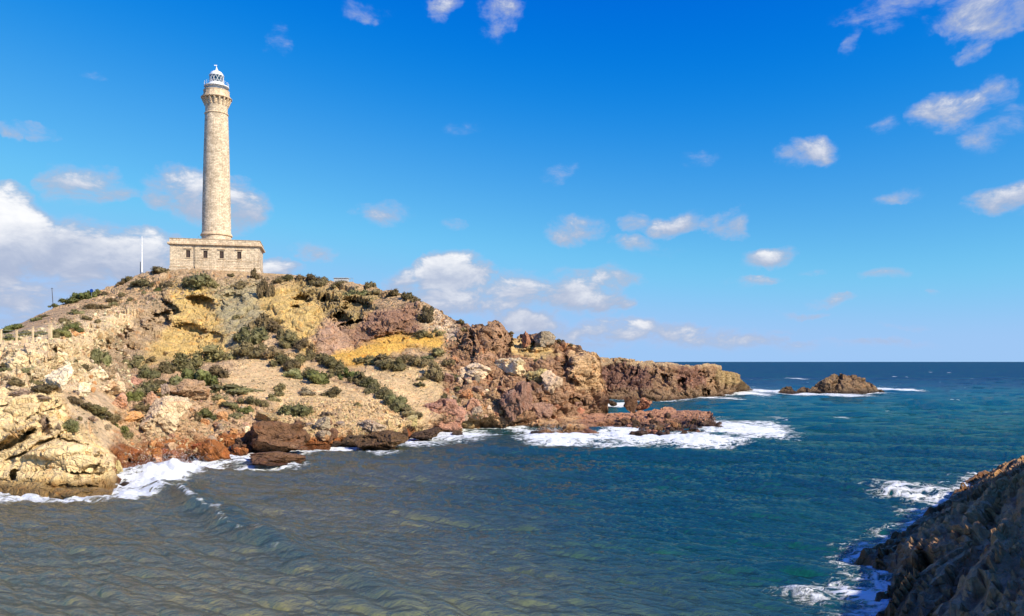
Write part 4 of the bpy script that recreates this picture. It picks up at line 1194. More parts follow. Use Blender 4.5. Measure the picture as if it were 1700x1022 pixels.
heroes = [
    # px, foot py, width, height, colour, tilt, Y or None, label
    (283, 722, 84, 66, 'cream', -0.25, None, 'largest pale cream boulder with grey stains, halfway up the left boulder slope'),
    (312, 668, 62, 36, 'tan', -0.15, None, 'wide tan orange boulder just above the largest cream boulder'),
    (221, 695, 38, 20, 'orange', 0.2, None, 'flat orange slab boulder left of the largest cream boulder'),
    (249, 676, 17, 22, 'pink', 0.1, None, 'small upright pinkish block above the flat orange slab'),
    (269, 662, 18, 20, 'grey', 0.2, None, 'leaning grey block left of the wide tan boulder'),
    (336, 770, 58, 42, 'rust', 0.55, 92.5, 'leaning rust red slab standing in the white surf'),
    (217, 764, 34, 24, 'rust', 0.05, None, 'rust red block beside the yellow cliff'),
    (199, 800, 22, 46, 'olive', -0.45, 80, 'grey olive slab leaning on the end of the yellow cliff'),
    (455, 752, 96, 52, 'brown', 0.05, 101, 'largest dark brown wet boulder at the water below the scree'),
    (445, 773, 100, 20, 'brown', 0.02, 90, 'long low brown rock awash in foam in front of the largest dark boulder'),
    (404, 738, 26, 34, 'brown', 0.4, None, 'narrow dark brown slab at the left of the largest wet boulder'),
    (440, 704, 46, 26, 'olive', 0.0, None, 'rounded olive tan boulder above the largest dark brown boulder'),
    (536, 738, 40, 30, 'brown', 0.2, 112, 'brown wet boulder between the largest dark boulder and the grey boulder'),
    (533, 716, 28, 22, 'grey', 0.0, None, 'light grey round boulder at the foot of the rubble'),
    (616, 722, 46, 26, 'grey', 0.0, None, 'grey brown boulder above the square brown rock at the water'),
    (632, 746, 92, 32, 'brown', 0.06, 107, 'broad square brown rock jutting into the water'),
    (585, 742, 40, 22, 'dark', 0.1, 110, 'dark wet rock at the left of the broad square brown rock'),
    (706, 730, 52, 20, 'dark', 0.0, 118, 'dark weedy rock in the surf below the pink boulder'),
    (733, 711, 80, 50, 'pink', 0.12, None, 'large pink boulder with a pale top at the shore'),
    (772, 711, 44, 28, 'olive', 0.1, None, 'olive tan block leaning on the right of the large pink boulder'),
    (761, 725, 24, 10, 'dark', 0.0, 125, 'small dark rock alone in the foam'),
    (790, 694, 24, 22, 'grey', 0.15, None, 'square grey block right of the large pink boulder, upper one'),
    (808, 703, 22, 22, 'grey', -0.1, None, 'grey block beside the foot of the big round purple boulder'),
    (786, 676, 26, 22, 'pink', 0.1, None, 'pinkish block two places above the grey square block'),
    (775, 655, 22, 18, 'orange', 0.1, None, 'orange stained block in the middle of the right rockfall'),
    (853, 692, 66, 60, 'purple', 0.05, None, 'big round purple brown boulder with a black shadow at its left'),
    (900, 706, 40, 40, 'purple', 0.0, None, 'purple brown boulder at the right of the big round one'),
    (782, 622, 66, 34, 'cream', 0.1, None, 'broad cream boulder high on the right rockfall'),
    (843, 616, 64, 34, 'cream', 0.25, None, 'bright cream boulder with a pointed right end below the red crag'),
    (903, 648, 40, 32, 'cream', 0.45, None, 'triangular cream slab above the purple boulders'),
    (893, 632, 44, 26, 'olive', 0.0, None, 'grey green boulder above the triangular cream slab'),
    (1015, 673, 18, 8, 'dark', 0.1, 195, 'small black rock in the foam of the channel'),
    (1048, 680, 24, 26, 'brown', 0.0, None, 'brown block standing on the shelf, left of two'),
    (1068, 679, 26, 22, 'red', 0.1, None, 'reddish block standing on the shelf, right of two'),
    (1194, 713, 18, 7, 'dark', 0.0, 139, 'small dark rock in white foam off the tip of the shelf'),
    (1060, 728, 30, 14, 'dark', 0.0, 122, 'dark rock in the surf at the front of the shelf'),
    (903, 576, 36, 25, 'grey', 0.0, None, 'grey olive block crowning the ridge right of the red crag'),
    (872, 575, 16, 28, 'red', 0.0, None, 'thin red stack on the ridge beside the grey olive block'),
    (158, 622, 34, 26, 'white', 0.3, None, 'bright white split boulder below the cream crags'),
    (196, 630, 12, 18, 'cream', 0.0, None, 'small pointed cream block right of the white split boulder'),
    (222, 640, 24, 16, 'pink', 0.0, None, 'pinkish blocks pile among the green bushes'),
    (128, 656, 24, 22, 'white', 0.3, None, 'white slab with a dark crack above the diagonal bush strip'),
    (180, 652, 50, 22, 'cream', -0.2, None, 'long cream boulder above the diagonal bush strip'),
    (90, 650, 44, 44, 'white', 0.1, None, 'big white yellow boulder beside the wooden railing'),
    (195, 675, 30, 24, 'pink', 0.0, None, 'pink boulder at the right of the long cream boulder'),
    (205, 810, 20, 10, 'dark', 0.0, 76, 'dark wet rock at the right foot of the yellow cliff'),
    (224, 808, 18, 12, 'brown', 0.0, 77, 'brown wet rock in the surf right of the yellow cliff'),
    (110, 826, 90, 14, 'olive', 0.0, 70.5, 'low weedy ledge awash at the foot of the yellow cliff'),
]
for i, (px, py, w, h, c, tl, Y, lab) in enumerate(heroes):
    me = boulder_me('boulder', 300 + i * 7, 5 if w > 44 else 4)
    o = link('boulder', me, BM[c])
    place_block(o, px, py, w, h, 0.85, 0.15, tl, None, Y, random.Random(i))
    tag(o, lab, 'boulder', 'boulders along the shore')

# medium stones belong to the headland and the shelf
stone_vars = [boulder_me('stone', 900 + i, 2) for i in range(14)]
stone_meshes = {}


def stone_mesh(c, i):
    if (c, i) not in stone_meshes:
        m = stone_vars[i].copy()
        m.materials.append(BM[c])
        stone_meshes[(c, i)] = m
    return stone_meshes[(c, i)]


def stones(sheet, poly, n, smin, smax, colours, rnd, flat=0.7):
    xs = [p[0] for p in poly]; ys = [p[1] for p in poly]
    k = 0
    while k < n:
        px, py = rnd.uniform(min(xs), max(xs)), rnd.uniform(min(ys), max(ys))
        if poly_sd(np.array([px]), np.array([py]), poly)[0] < 0:
            continue
        w = smin + (smax - smin) * rnd.random() ** 2
        o = bpy.data.objects.new('stone', stone_mesh(rnd.choice(colours), rnd.randrange(14)))
        COL.objects.link(o)
        g, _ = sheet.ground(px, py)
        place_block(o, px, py, w, w * rnd.uniform(0.45, 0.85), 0.9, 0.4, rnd.uniform(-.4, .4), rnd.uniform(0, 6.28), None, rnd)
        o.parent = sheet.o
        k += 1


rnd = random.Random(21)
stones(main, [(200, 660), (330, 640), (420, 670), (440, 735), (300, 755), (205, 755)], 80, 7, 20, ['tan', 'cream', 'orange', 'pink', 'grey', 'tan', 'orange'], rnd)
stones(main, [(192, 745), (300, 735), (440, 735), (440, 752), (300, 768), (210, 785)], 26, 10, 24, ['rust', 'rust', 'brown', 'orange'], rnd)
stones(main, [(745, 570), (780, 560), (830, 640), (880, 700), (750, 705), (740, 640)], 42, 8, 20, ['pink', 'red', 'grey', 'purple', 'tan', 'cream', 'red'], rnd)
stones(main, [(10, 575), (150, 545), (210, 560), (220, 650), (120, 655), (40, 630)], 30, 7, 18, ['white', 'cream', 'cream', 'orange', 'tan', 'white'], rnd)
stones(main, [(480, 700), (690, 700), (700, 722), (600, 733), (490, 735)], 40, 8, 20, ['tan', 'olive', 'grey', 'brown', 'olive'], rnd)
stones(main, [(860, 640), (940, 650), (990, 690), (870, 705)], 20, 9, 22, ['purple', 'red', 'brown'], rnd)
stones(main, [(380, 742), (500, 733), (700, 718), (700, 730), (500, 747), (380, 760)], 40, 12, 30, ['brown', 'dark', 'brown', 'rust', 'dark'], rnd)
stones(shelf, [(1010, 700), (1100, 690), (1185, 695), (1180, 716), (1060, 722)], 34, 8, 20, ['brown', 'dark', 'red', 'dark'], rnd)
stones(main, [(120, 500), (240, 470), (260, 500), (200, 520), (120, 540)], 14, 5, 11, ['tan', 'pink', 'cream'], rnd)


# small scree, far too many to count: one mesh
def scree():
    g = np.random.default_rng(5)
    base = np.array([(1, 0, 0), (-1, 0, 0), (0, 1, 0), (0, -1, 0), (0, 0, 1), (0, 0, -1)], float) * 0.5
    tri = np.array([(0, 2, 4), (2, 1, 4), (1, 3, 4), (3, 0, 4), (2, 0, 5), (1, 2, 5), (3, 1, 5), (0, 3, 5)])
    V, T, C = [], [], []
    areas = [([(420, 690), (480, 665), (620, 665), (700, 690), (705, 722), (480, 728)], 4200, 1.2, 6, (.68, .48, .26)),
             ([(370, 640), (408, 580), (440, 575), (530, 620), (690, 690), (640, 700), (430, 680)], 3600, 0.7, 3, (.74, .51, .29)),
             ([(600, 618), (640, 600), (720, 610), (738, 655), (705, 695), (640, 652)], 1800, 0.7, 3, (.74, .51, .29)),
             ([(195, 650), (330, 630), (430, 670), (440, 740), (205, 770)], 2600, 1.5, 7, (.56, .38, .22)),
             ([(740, 560), (830, 600), (880, 705), (745, 705)], 1500, 1.5, 7, (.48, .29, .17)),
             ([(0, 560), (200, 510), (220, 650), (0, 640)], 1800, 1.5, 7, (.78, .60, .37)),
             ([(60, 540), (230, 460), (420, 465), (420, 480), (240, 510), (100, 545)], 2200, 0.8, 4, (.58, .41, .25)),
             ([(870, 692), (1190, 684), (1190, 712), (900, 716)], 2200, 1.2, 5, (.42, .22, .125)),
             ([(700, 500), (760, 540), (740, 560), (700, 540)], 300, 1.2, 5, (.5, .4, .28))]
    n0 = 0
    for poly, n, a, b, c in areas:
        xs = [p[0] for p in poly]; ys = [p[1] for p in poly]
        px = g.uniform(min(xs), max(xs), n * 4); py = g.uniform(min(ys), max(ys), n * 4)
        ok = poly_sd(px, py, poly) > 0
        px, py = px[ok][:n], py[ok][:n]
        for x, y in zip(px, py):
            p, _ = land_of(x, y).ground(x, y)
            s = (a + (b - a) * g.random() ** 3) * p.y / F
            q = Euler(g.uniform(0, 6.28, 3)).to_matrix()
            M = np.array(q) @ np.diag(s * g.uniform(0.6, 1.4, 3))
            V.append(base @ M.T * (1 + 0.3 * g.normal(size=(6, 1))) + np.array(p) + (0, 0, s * 0.12))
            T.append(tri + n0)
            C.append(np.repeat(np.array(c)[None] * g.uniform(0.65, 1.3) * g.uniform(0.92, 1.08, 3), 6, 0))
            n0 += 6
    me = np_mesh('scree', np.concatenate(V), np.concatenate(T), np.clip(np.concatenate(C), 0, .8))
    o = link('scree_stones', me, M_rock)
    tag(o, 'small loose stones scattered over the slopes of the headland', 'scree', kind='stuff')


scree()


# ------------------------------------------------------------------ shrubs
def leaf_mat(name, c1, c2):
    m, nt, out = new_mat(name)
    oi = nt.n('ShaderNodeObjectInfo').outputs['Random']
    pos = nt.n('ShaderNodeNewGeometry')
    nz = nt.noise(pos.outputs['Position'], 1.1, 4, 0.6)
    rp = pos.outputs['Random Per Island']
    c = nt.mix(nt.ramp(nz, 0.35, 0.68), c1, c2)
    v = nt.math('MULTIPLY', nt.ramp(rp, 0, 1, 0.6, 1.45, False), nt.ramp(oi, 0, 1, 0.7, 1.4, False))
    c = nt.n('ShaderNodeHueSaturation', {'Color': c, 'Value': v, 'Saturation': 1.0, 'Hue': nt.ramp(nt.math('FRACT', nt.math('MULTIPLY', oi, 9.1)), 0, 1, 0.475, 0.515, False)}).outputs[0]
    p = nt.n('ShaderNodeBsdfPrincipled', {'Base Color': c, 'Roughness': 0.7, 'Specular IOR Level': 0.25})
    tr = nt.n('ShaderNodeBsdfTranslucent', {'Color': c})
    mx = nt.n('ShaderNodeMixShader', {0: 0.22, 1: p.outputs[0], 2: tr.outputs[0]})
    nt.t.links.new(mx.outputs[0], out.inputs[0])
    return m


M_twig = simple_mat('twig_bark', (.13, .10, .075), 0.9)
LEAF = {'d': leaf_mat('leaf_dark', (.145, .118, .052), (.225, .18, .085)),
        'g': leaf_mat('leaf_olive', (.15, .145, .058), (.23, .205, .10)),
        'G': leaf_mat('leaf_green', (.110, .122, .034), (.175, .178, .062)),
        'b': leaf_mat('leaf_dry', (.25, .19, .125), (.34, .26, .17))}


def shrub_me(name, seed, n=620, tall=1.0):
    g = np.random.default_rng(seed)
    lobes = []
    for k in range(g.integers(9, 15)):
        a = g.uniform(0, 6.28); r = g.uniform(0, 0.42)
        lobes.append((r * math.cos(a), r * math.sin(a), g.uniform(0.12, 0.42) * (1 - r), g.uniform(0.10, 0.23)))
    V, Fc = [], []
    L = np.array(lobes)
    # twiggy inner cushions, then leaves all over them
    bm = bmesh.new()
    for (lx, ly, lz, lr) in lobes:
        bmesh.ops.create_icosphere(bm, subdivisions=2, radius=lr * 0.70, matrix=Matrix.Translation((lx, ly, lz)))
    cv = np.array([v.co for v in bm.verts])
    cv += g.normal(size=cv.shape) * 0.03
    cv[:, 2] = np.maximum(cv[:, 2], -0.05)
    core = [[v.index for v in f.verts] for f in bm.faces]
    bm.free()
    V += [q for q in cv]
    Fc += [(t[0], t[1], t[2], t[2]) for t in core]
    pick = g.integers(0, len(L), n)
    for i in pick:
        d = g.normal(size=3); d /= np.linalg.norm(d)
        rr = L[i, 3] * g.uniform(0.65, 1.22)
        c = L[i, :3] + d * rr * np.array([1, 1, 0.95])
        if c[2] < 0.0:
            c[2] = g.uniform(0, 0.12)
        s = g.uniform(0.018, 0.045)
        nrm = d * 0.9 + g.normal(size=3) * 0.5
        nrm /= np.linalg.norm(nrm)
        t = np.cross(nrm, g.normal(size=3)); t /= np.linalg.norm(t)
        b = np.cross(nrm, t)
        k = len(V)
        V += [c - t * s, c - b * s * 0.6 + nrm * s * 0.2, c + t * s, c + b * s * 0.6 + nrm * s * 0.2]
        Fc.append((k, k + 1, k + 2, k + 3))
    nl = len(Fc)
    for k in range(7):                              # stems
        a = g.uniform(0, 6.28)
        i = g.integers(0, len(L))
        tip = L[i, :3] + g.normal(size=3) * 0.08
        rt = np.array([0.05 * math.cos(a), 0.05 * math.sin(a), -0.12])
        for w in ((0.014, 0, 0), (0, 0.014, 0)):
            w = np.array(w)
            q = len(V)
            V += [rt - w, rt + w, tip + w * 0.4, tip - w * 0.4]
            Fc.append((q, q + 1, q + 2, q + 3))
    V = np.array(V)
    V[:, 0] /= max(1e-3, np.ptp(V[:, 0])); V[:, 1] /= max(1e-3, np.ptp(V[:, 1]))
    V[:, 2] /= V[:, 2].max()
    me = bpy.data.meshes.new(name)
    me.from_pydata([tuple(q) for q in V], [], [tuple(f[:3]) if f[2] == f[3] else tuple(f) for f in Fc])
    mi = np.zeros(len(Fc), np.int32); mi[nl:] = 1
    me.polygons.foreach_set('material_index', mi)
    return me


shrub_base = [shrub_me('shrub', 50 + i, 1000) for i in range(9)]
shrub_cache = {}


def shrub_mesh(c, i):
    if (c, i) not in shrub_cache:
        m = shrub_base[i].copy()
        m.materials.append(LEAF[c]); m.materials.append(M_twig)
        shrub_cache[(c, i)] = m
    return shrub_cache[(c, i)]


CN = {'d': 'dark', 'g': 'olive green', 'G': 'fresh green', 'b': 'dry brown'}
ORD = ['first', 'second', 'third', 'fourth', 'fifth', 'sixth', 'seventh', 'eighth', 'ninth', 'tenth', 'eleventh', 'twelfth', 'thirteenth', 'fourteenth', 'fifteenth', 'sixteenth',
       'seventeenth', 'eighteenth', 'nineteenth', 'twentieth', 'twenty-first', 'twenty-second', 'twenty-third', 'twenty-fourth']
shrub_zones = {
    'on the crest left of the lighthouse': [(258, 455, 26, 12, 'd'), (275, 452, 12, 9, 'd'), (213, 464, 20, 10, 'd'), (232, 474, 34, 16, 'g'), (252, 474, 14, 11, 'd'), (272, 476, 22, 16, 'd'), (236, 486, 14, 9, 'g'), (260, 483, 14, 9, 'G'), (200, 472, 14, 8, 'd')],
    'on the slope just below the lighthouse': [(322, 476, 54, 27, 'g'), (308, 476, 24, 20, 'd'), (343, 475, 26, 22, 'd'), (398, 474, 28, 16, 'd'), (438, 492, 22, 36, 'd'), (420, 462, 14, 20, 'd'), (384, 458, 10, 5, 'd')],
    'along the crest right of the lighthouse': [(462, 470, 18, 12, 'd'), (477, 466, 20, 12, 'd'), (497, 464, 18, 10, 'd'), (515, 466, 26, 14, 'd'), (537, 470, 30, 14, 'd'), (560, 474, 28, 14, 'd'), (588, 484, 36, 16, 'g'), (604, 485, 24, 14, 'g'), (612, 479, 15, 12, 'd'),
                                                (626, 486, 22, 12, 'd'), (652, 492, 28, 15, 'd'), (674, 497, 18, 12, 'd'), (690, 501, 14, 9, 'd'), (570, 470, 20, 10, 'd')],
    'on the left skyline slope by the sign': [(112, 503, 30, 12, 'G'), (130, 498, 34, 14, 'G'), (146, 494, 26, 14, 'G'), (160, 488, 20, 11, 'G'), (172, 488, 16, 8, 'd'), (90, 510, 14, 7, 'G'), (25, 548, 30, 12, 'G'), (10, 552, 24, 11, 'G'), (58, 532, 22, 7, 'g'), (70, 526, 16, 6, 'd')],
    'behind the stone post fence': [(10, 564, 28, 13, 'g'), (42, 559, 28, 12, 'g'), (66, 557, 22, 10, 'g'), (100, 558, 26, 14, 'G'), (120, 552, 24, 13, 'G'), (92, 560, 14, 12, 'd')],
    'on the stony slope left of the cave': [(200, 490, 15, 9, 'd'), (182, 500, 14, 9, 'd'), (150, 512, 26, 10, 'd'), (122, 520, 24, 9, 'g'), (172, 512, 18, 8, 'd'), (104, 535, 20, 10, 'd'), (140, 530, 16, 8, 'd'), (190, 506, 13, 8, 'g'), (215, 496, 12, 7, 'd'), (160, 536, 12, 8, 'd'), (118, 542, 22, 10, 'd')],
    'at the foot of the ochre cave': [(300, 612, 58, 34, 'd'), (345, 600, 62, 34, 'd'), (272, 618, 34, 22, 'd'), (322, 636, 52, 28, 'G'), (358, 626, 40, 24, 'd'), (385, 648, 56, 16, 'g'), (352, 648, 46, 16, 'g'), (290, 640, 30, 18, 'g')],
    'in the bushes below the cream crags': [(225, 612, 40, 30, 'g'), (212, 602, 24, 18, 'd'), (240, 628, 30, 18, 'g'), (160, 604, 28, 28, 'g'), (146, 606, 20, 16, 'd'), (126, 604, 14, 13, 'd'), (236, 652, 46, 22, 'g'), (258, 648, 34, 20, 'd'), (222, 666, 30, 18, 'G'), (250, 600, 20, 12, 'd')],
    'in the dark clump at the top of the scree': [(437, 540, 36, 30, 'd'), (450, 552, 30, 22, 'd'), (413, 566, 46, 30, 'g'), (404, 586, 40, 22, 'd'), (430, 590, 40, 22, 'd'), (392, 528, 12, 8, 'd')],
    'in the long diagonal band down the scree': [(472, 562, 26, 20, 'd'), (485, 572, 28, 20, 'd'), (500, 582, 30, 22, 'd'), (515, 594, 30, 22, 'd'), (530, 604, 30, 20, 'd'), (546, 612, 34, 22, 'd'), (562, 620, 34, 22, 'd'), (580, 626, 36, 24, 'G'), (596, 634, 36, 24, 'd'),
                                                 (610, 644, 34, 22, 'g'), (622, 654, 32, 22, 'g'), (636, 664, 32, 22, 'g'), (648, 674, 32, 20, 'g'), (660, 682, 32, 18, 'g'), (676, 688, 30, 14, 'd'), (690, 692, 20, 9, 'd')],
    'in the upper row beside the diagonal band': [(452, 592, 34, 20, 'd'), (466, 606, 36, 24, 'd'), (480, 616, 34, 22, 'd'), (496, 604, 24, 16, 'd'), (524, 634, 42, 24, 'G'), (512, 624, 26, 16, 'd'), (490, 626, 28, 16, 'g'), (472, 578, 20, 14, 'd')],
    'below the orange seam': [(612, 600, 36, 16, 'd'), (636, 606, 44, 22, 'd'), (655, 612, 36, 20, 'd'), (668, 600, 24, 12, 'd'), (690, 608, 34, 18, 'd'), (680, 596, 24, 10, 'd'), (720, 626, 32, 34, 'd'), (700, 632, 14, 8, 'd'), (706, 598, 20, 10, 'g'), (722, 590, 24, 14, 'd'), (694, 640, 16, 8, 'd')],
    'standing alone on the open scree': [(463, 648, 24, 14, 'd'), (450, 664, 20, 14, 'd'), (460, 656, 14, 9, 'd'), (552, 658, 28, 18, 'd'), (482, 688, 44, 24, 'g'), (514, 684, 16, 16, 'd'), (412, 674, 28, 16, 'g'), (410, 682, 22, 11, 'G'), (505, 654, 24, 12, 'b'), (592, 674, 14, 8, 'd'), (540, 690, 18, 8, 'b'), (436, 672, 14, 12, 'd')],
    'among the boulders below the cave': [(340, 692, 26, 18, 'G'), (324, 696, 16, 14, 'd'), (264, 716, 20, 12, 'd'), (360, 664, 30, 12, 'g'), (380, 676, 26, 12, 'g'), (230, 684, 22, 14, 'd'), (306, 664, 16, 8, 'd'), (390, 690, 28, 12, 'g'), (272, 660, 18, 10, 'd')],
    'on top of the yellow cliff': [(65, 654, 44, 16, 'd'), (30, 660, 44, 14, 'b'), (8, 652, 20, 8, 'd'), (70, 706, 20, 26, 'b'), (116, 712, 30, 22, 'g'), (98, 668, 10, 14, 'd'), (132, 694, 8, 7, 'd'), (96, 712, 8, 14, 'b'), (66, 664, 18, 8, 'b')],
    'in the diagonal strip behind the yellow cliff': [(118, 668, 26, 12, 'd'), (134, 676, 28, 13, 'd'), (150, 684, 30, 15, 'd'), (166, 692, 30, 16, 'd'), (182, 702, 30, 17, 'd'), (198, 712, 30, 19, 'G'), (212, 722, 22, 14, 'd'), (150, 698, 18, 9, 'b'), (176, 712, 14, 9, 'b')],
    'by the wooden railing': [(50, 622, 36, 11, 'd'), (24, 640, 24, 14, 'd'), (52, 634, 20, 10, 'd'), (6, 614, 20, 12, 'd'), (12, 626, 16, 8, 'g'), (42, 616, 20, 8, 'g')],
    'beside the right rockfall': [(706, 530, 26, 28, 'd'), (716, 518, 18, 14, 'd'), (700, 560, 28, 14, 'd'), (726, 556, 22, 14, 'd'), (742, 606, 18, 12, 'd'), (752, 622, 20, 10, 'd'), (738, 660, 22, 14, 'd'), (756, 664, 18, 10, 'd'), (730, 678, 20, 10, 'g'), (762, 640, 20, 10, 'd'), (770, 552, 12, 8, 'd'), (765, 537, 9, 7, 'd')],
    'on the far crags and headland': [(928, 568, 12, 7, 'd'), (944, 576, 12, 6, 'd'), (846, 548, 8, 5, 'd'), (1032, 598, 7, 3, 'd'), (890, 598, 12, 6, 'g')],
}
rs = random.Random(3)
for zone, lst in shrub_zones.items():
    lst = sorted(lst, key=lambda q: q[0])
    cnt = {}
    for q in lst:
        cnt[q[4]] = cnt.get(q[4], 0) + 1
    seen = {}
    for (px, py, w, h, c) in lst:
        o = bpy.data.objects.new('shrub', shrub_mesh(c, rs.randrange(9)))
        COL.objects.link(o)
        sh = far if px > 1005 else main
        g, _ = sh.ground(px, min(py, 2000))
        k = g.y / F
        o.location = g + Vector((0, w * k * 0.15, -h * k * 0.16))
        o.rotation_euler = (0, 0, rs.uniform(0, 6.28))
        o.scale = (w * k * 1.38, w * k * 1.25, h * k * 1.15)
        seen[c] = seen.get(c, 0) + 1
        size = 'small ' if w < 16 else ('large ' if w > 40 else '')
        if cnt[c] == 1:
            lab = f'the only {CN[c]} shrub {zone}'
        else:
            lab = f'{ORD[seen[c] - 1]} {CN[c]} shrub from the left {zone}'
        tag(o, lab, 'shrub', 'shrubs growing on the headland')


# low dry tufts between them: ground cover
def tufts():
    g = np.random.default_rng(9)
    V, Fc, C = [], [], []
    areas = [([(60, 540), (230, 460), (420, 460), (420, 485), (240, 515), (100, 545)], 420, 2, 6), ([(380, 600), (450, 570), (700, 690), (720, 690), (480, 690)], 160, 1.5, 4),
             ([(195, 650), (330, 625), (430, 670), (440, 715), (205, 730)], 260, 2, 7), ([(430, 455), (700, 495), (720, 520), (440, 475)], 160, 2, 6),
             ([(0, 560), (200, 510), (220, 650), (100, 655), (0, 640)], 150, 2, 6), ([(730, 560), (770, 560), (790, 690), (730, 700)], 120, 2, 7), ([(5, 655), (100, 655), (180, 720), (120, 720)], 70, 2, 5), ([(590, 610), (720, 590), (730, 690)], 70, 2, 5)]
    for poly, n, a, b in areas:
        xs = [p[0] for p in poly]; ys = [p[1] for p in poly]
        px = g.uniform(min(xs), max(xs), n * 5); py = g.uniform(min(ys), max(ys), n * 5)
        ok = poly_sd(px, py, poly) > 0
        for x, y in zip(px[ok][:n], py[ok][:n]):
            p, _ = main.ground(x, y)
            s = g.uniform(a, b) * p.y / F
            col = np.array([(.14, .135, .065), (.19, .16, .09), (.27, .21, .13)][g.integers(0, 3)]) * g.uniform(0.7, 1.3)
            for _ in range(26):
                d = g.normal(size=3); d[2] = abs(d[2]); d /= np.linalg.norm(d)
                c = np.array(p) + d * s * 0.55 * g.uniform(0.5, 1) * np.array([1.1, 1.1, 0.75])
                t = g.normal(size=3); t /= np.linalg.norm(t)
                bb = np.cross(t, d); bb /= np.linalg.norm(bb) + 1e-9
                r = s * g.uniform(0.08, 0.16)
                k = len(V)
                V += [c - t * r, c - bb * r, c + t * r, c + bb * r]
                Fc.append((k, k + 1, k + 2, k + 3))
                C += [col] * 4
    m, nt, out = new_mat('tuft_leaves')
    c = nt.n('ShaderNodeAttribute', attribute_name='zcol').outputs['Color']
    v = nt.ramp(nt.n('ShaderNodeNewGeometry').outputs['Random Per Island'], 0, 1, 0.7, 1.3, False)
    c = nt.n('ShaderNodeHueSaturation', {'Color': c, 'Value': v}).outputs[0]
    p = nt.n('ShaderNodeBsdfPrincipled', {'Base Color': c, 'Roughness': 0.8, 'Specular IOR Level': 0.2})
    nt.t.links.new(p.outputs[0], out.inputs[0])
    o = link('scrub_tufts', np_mesh('scrub_tufts', np.array(V), np.array(Fc), np.array(C)), m)
    tag(o, 'low dry tufts of scrub dotted over the headland', 'ground cover', kind='stuff')


tufts()

# ------------------------------------------------------------------ small built things
M_postst = simple_mat('post_stone', (.62, .47, .29), 0.9, var=0.2, bump=0.03)
M_wood = simple_mat('grey_wood', (.16, .12, .085), 0.85, var=0.3)
M_blue = simple_mat('sign_blue', (.015, .06, .30), 0.4, var=0.05)
M_wallst = stone_mat('terrace_stone', (.64, .45, .27), (.56, .39, .23), (.45, .32, .19), bw=0.7, rh=0.35)


def at(px, py, Y):
    return Vector(((px - CX) / F * Y, Y, H - (py - HZ) / F * Y))


# terrace wall in front of the lighthouse
def terrace():
    pts = [(262, 453, 198.5), (284, 448.5, 198.5), (325, 446.5, 199), (380, 449, 200.5), (428, 452.5, 202), (480, 455, 203), (508, 459, 203)]
    V, Fc = [], []
    for (px, py, Y) in pts:
        t = at(px, py, Y)
        for dy, dz in ((0, -3.2), (0, 0), (0.5, 0), (0.5, -3.2)):
            V.append((t.x, t.y + dy, t.z + dz))
    for i in range(len(pts) - 1):
        a, b = i * 4, i * 4 + 4
        for j in range(4):
            k = (j + 1) % 4
            Fc.append((a + j, b + j, b + k, a + k))
    e = len(V) - 4
    Fc += [(0, 1, 2, 3), (e + 3, e + 2, e + 1, e)]
    me = bpy.data.meshes.new('terrace_wall')
    me.from_pydata(V, [], Fc)
    bm = bmesh.new(); bm.from_mesh(me); bmesh.ops.recalc_face_normals(bm, faces=bm.faces[:]); bm.to_mesh(me); bm.free()
    box_uv(me)
    o = link('terrace_wall', me, M_wallst)
    tag(o, 'low tan stone terrace wall running along the foot of the lighthouse house', 'wall')


terrace()

# white mast
b = at(235.5, 455, 200)
o = link('mast', tube_me('mast', (0, 0, -.5), (0, 0, 9.7), 0.24, 0.10, 12), M_white)
o.location = b
tag(o, 'tall white tapered mast standing left of the lighthouse', 'mast')
link('base_collar', lathe_me('base_collar', [(0.42, -.4), (0.42, 0.35), (0.3, 0.5), (0.24, 0.55)], 16), M_metal, o)
b = at(233, 455, 200.5)
o = link('marker_post', tube_me('marker_post', (0, 0, -.5), (0, 0, 3.2), 0.10, 0.08, 8), M_rustm)
o.location = b
tag(o, 'short dark post right beside the white mast', 'post')

# lean pole on the left skyline
b = main.ground(88, 509)[0]
o = link('utility_pole', tube_me('utility_pole', (0, 0, -.5), (-0.35, 0, 4.6), 0.09, 0.06, 8), M_rustm)
o.location = b
tag(o, 'thin dark leaning pole on the left skyline', 'pole')
link('cross_arm', tube_me('cross_arm', (-0.60, 0, 4.35), (-0.05, 0, 4.4), 0.045, None, 6), M_rustm, o)

# round blue sign
b = main.ground(151, 495)[0]
root = empty('road_sign', b)
tag(root, 'small round blue sign on a post among green bushes on the skyline', 'sign')
link('post', tube_me('post', (0, 0, -.5), (0, 0, 2.0), 0.06, None, 8), M_metal, root)
bm = bmesh.new()
bmesh.ops.create_cone(bm, cap_ends=True, segments=24, radius1=.42, radius2=.42, depth=.05, matrix=Matrix.Translation((0, -.09, 1.75)) @ Matrix.Rotation(R(90), 4, 'X'))
me = bpy.data.meshes.new('sign_disc'); bm.to_mesh(me); bm.free()
link('sign_disc', me, M_blue, root)

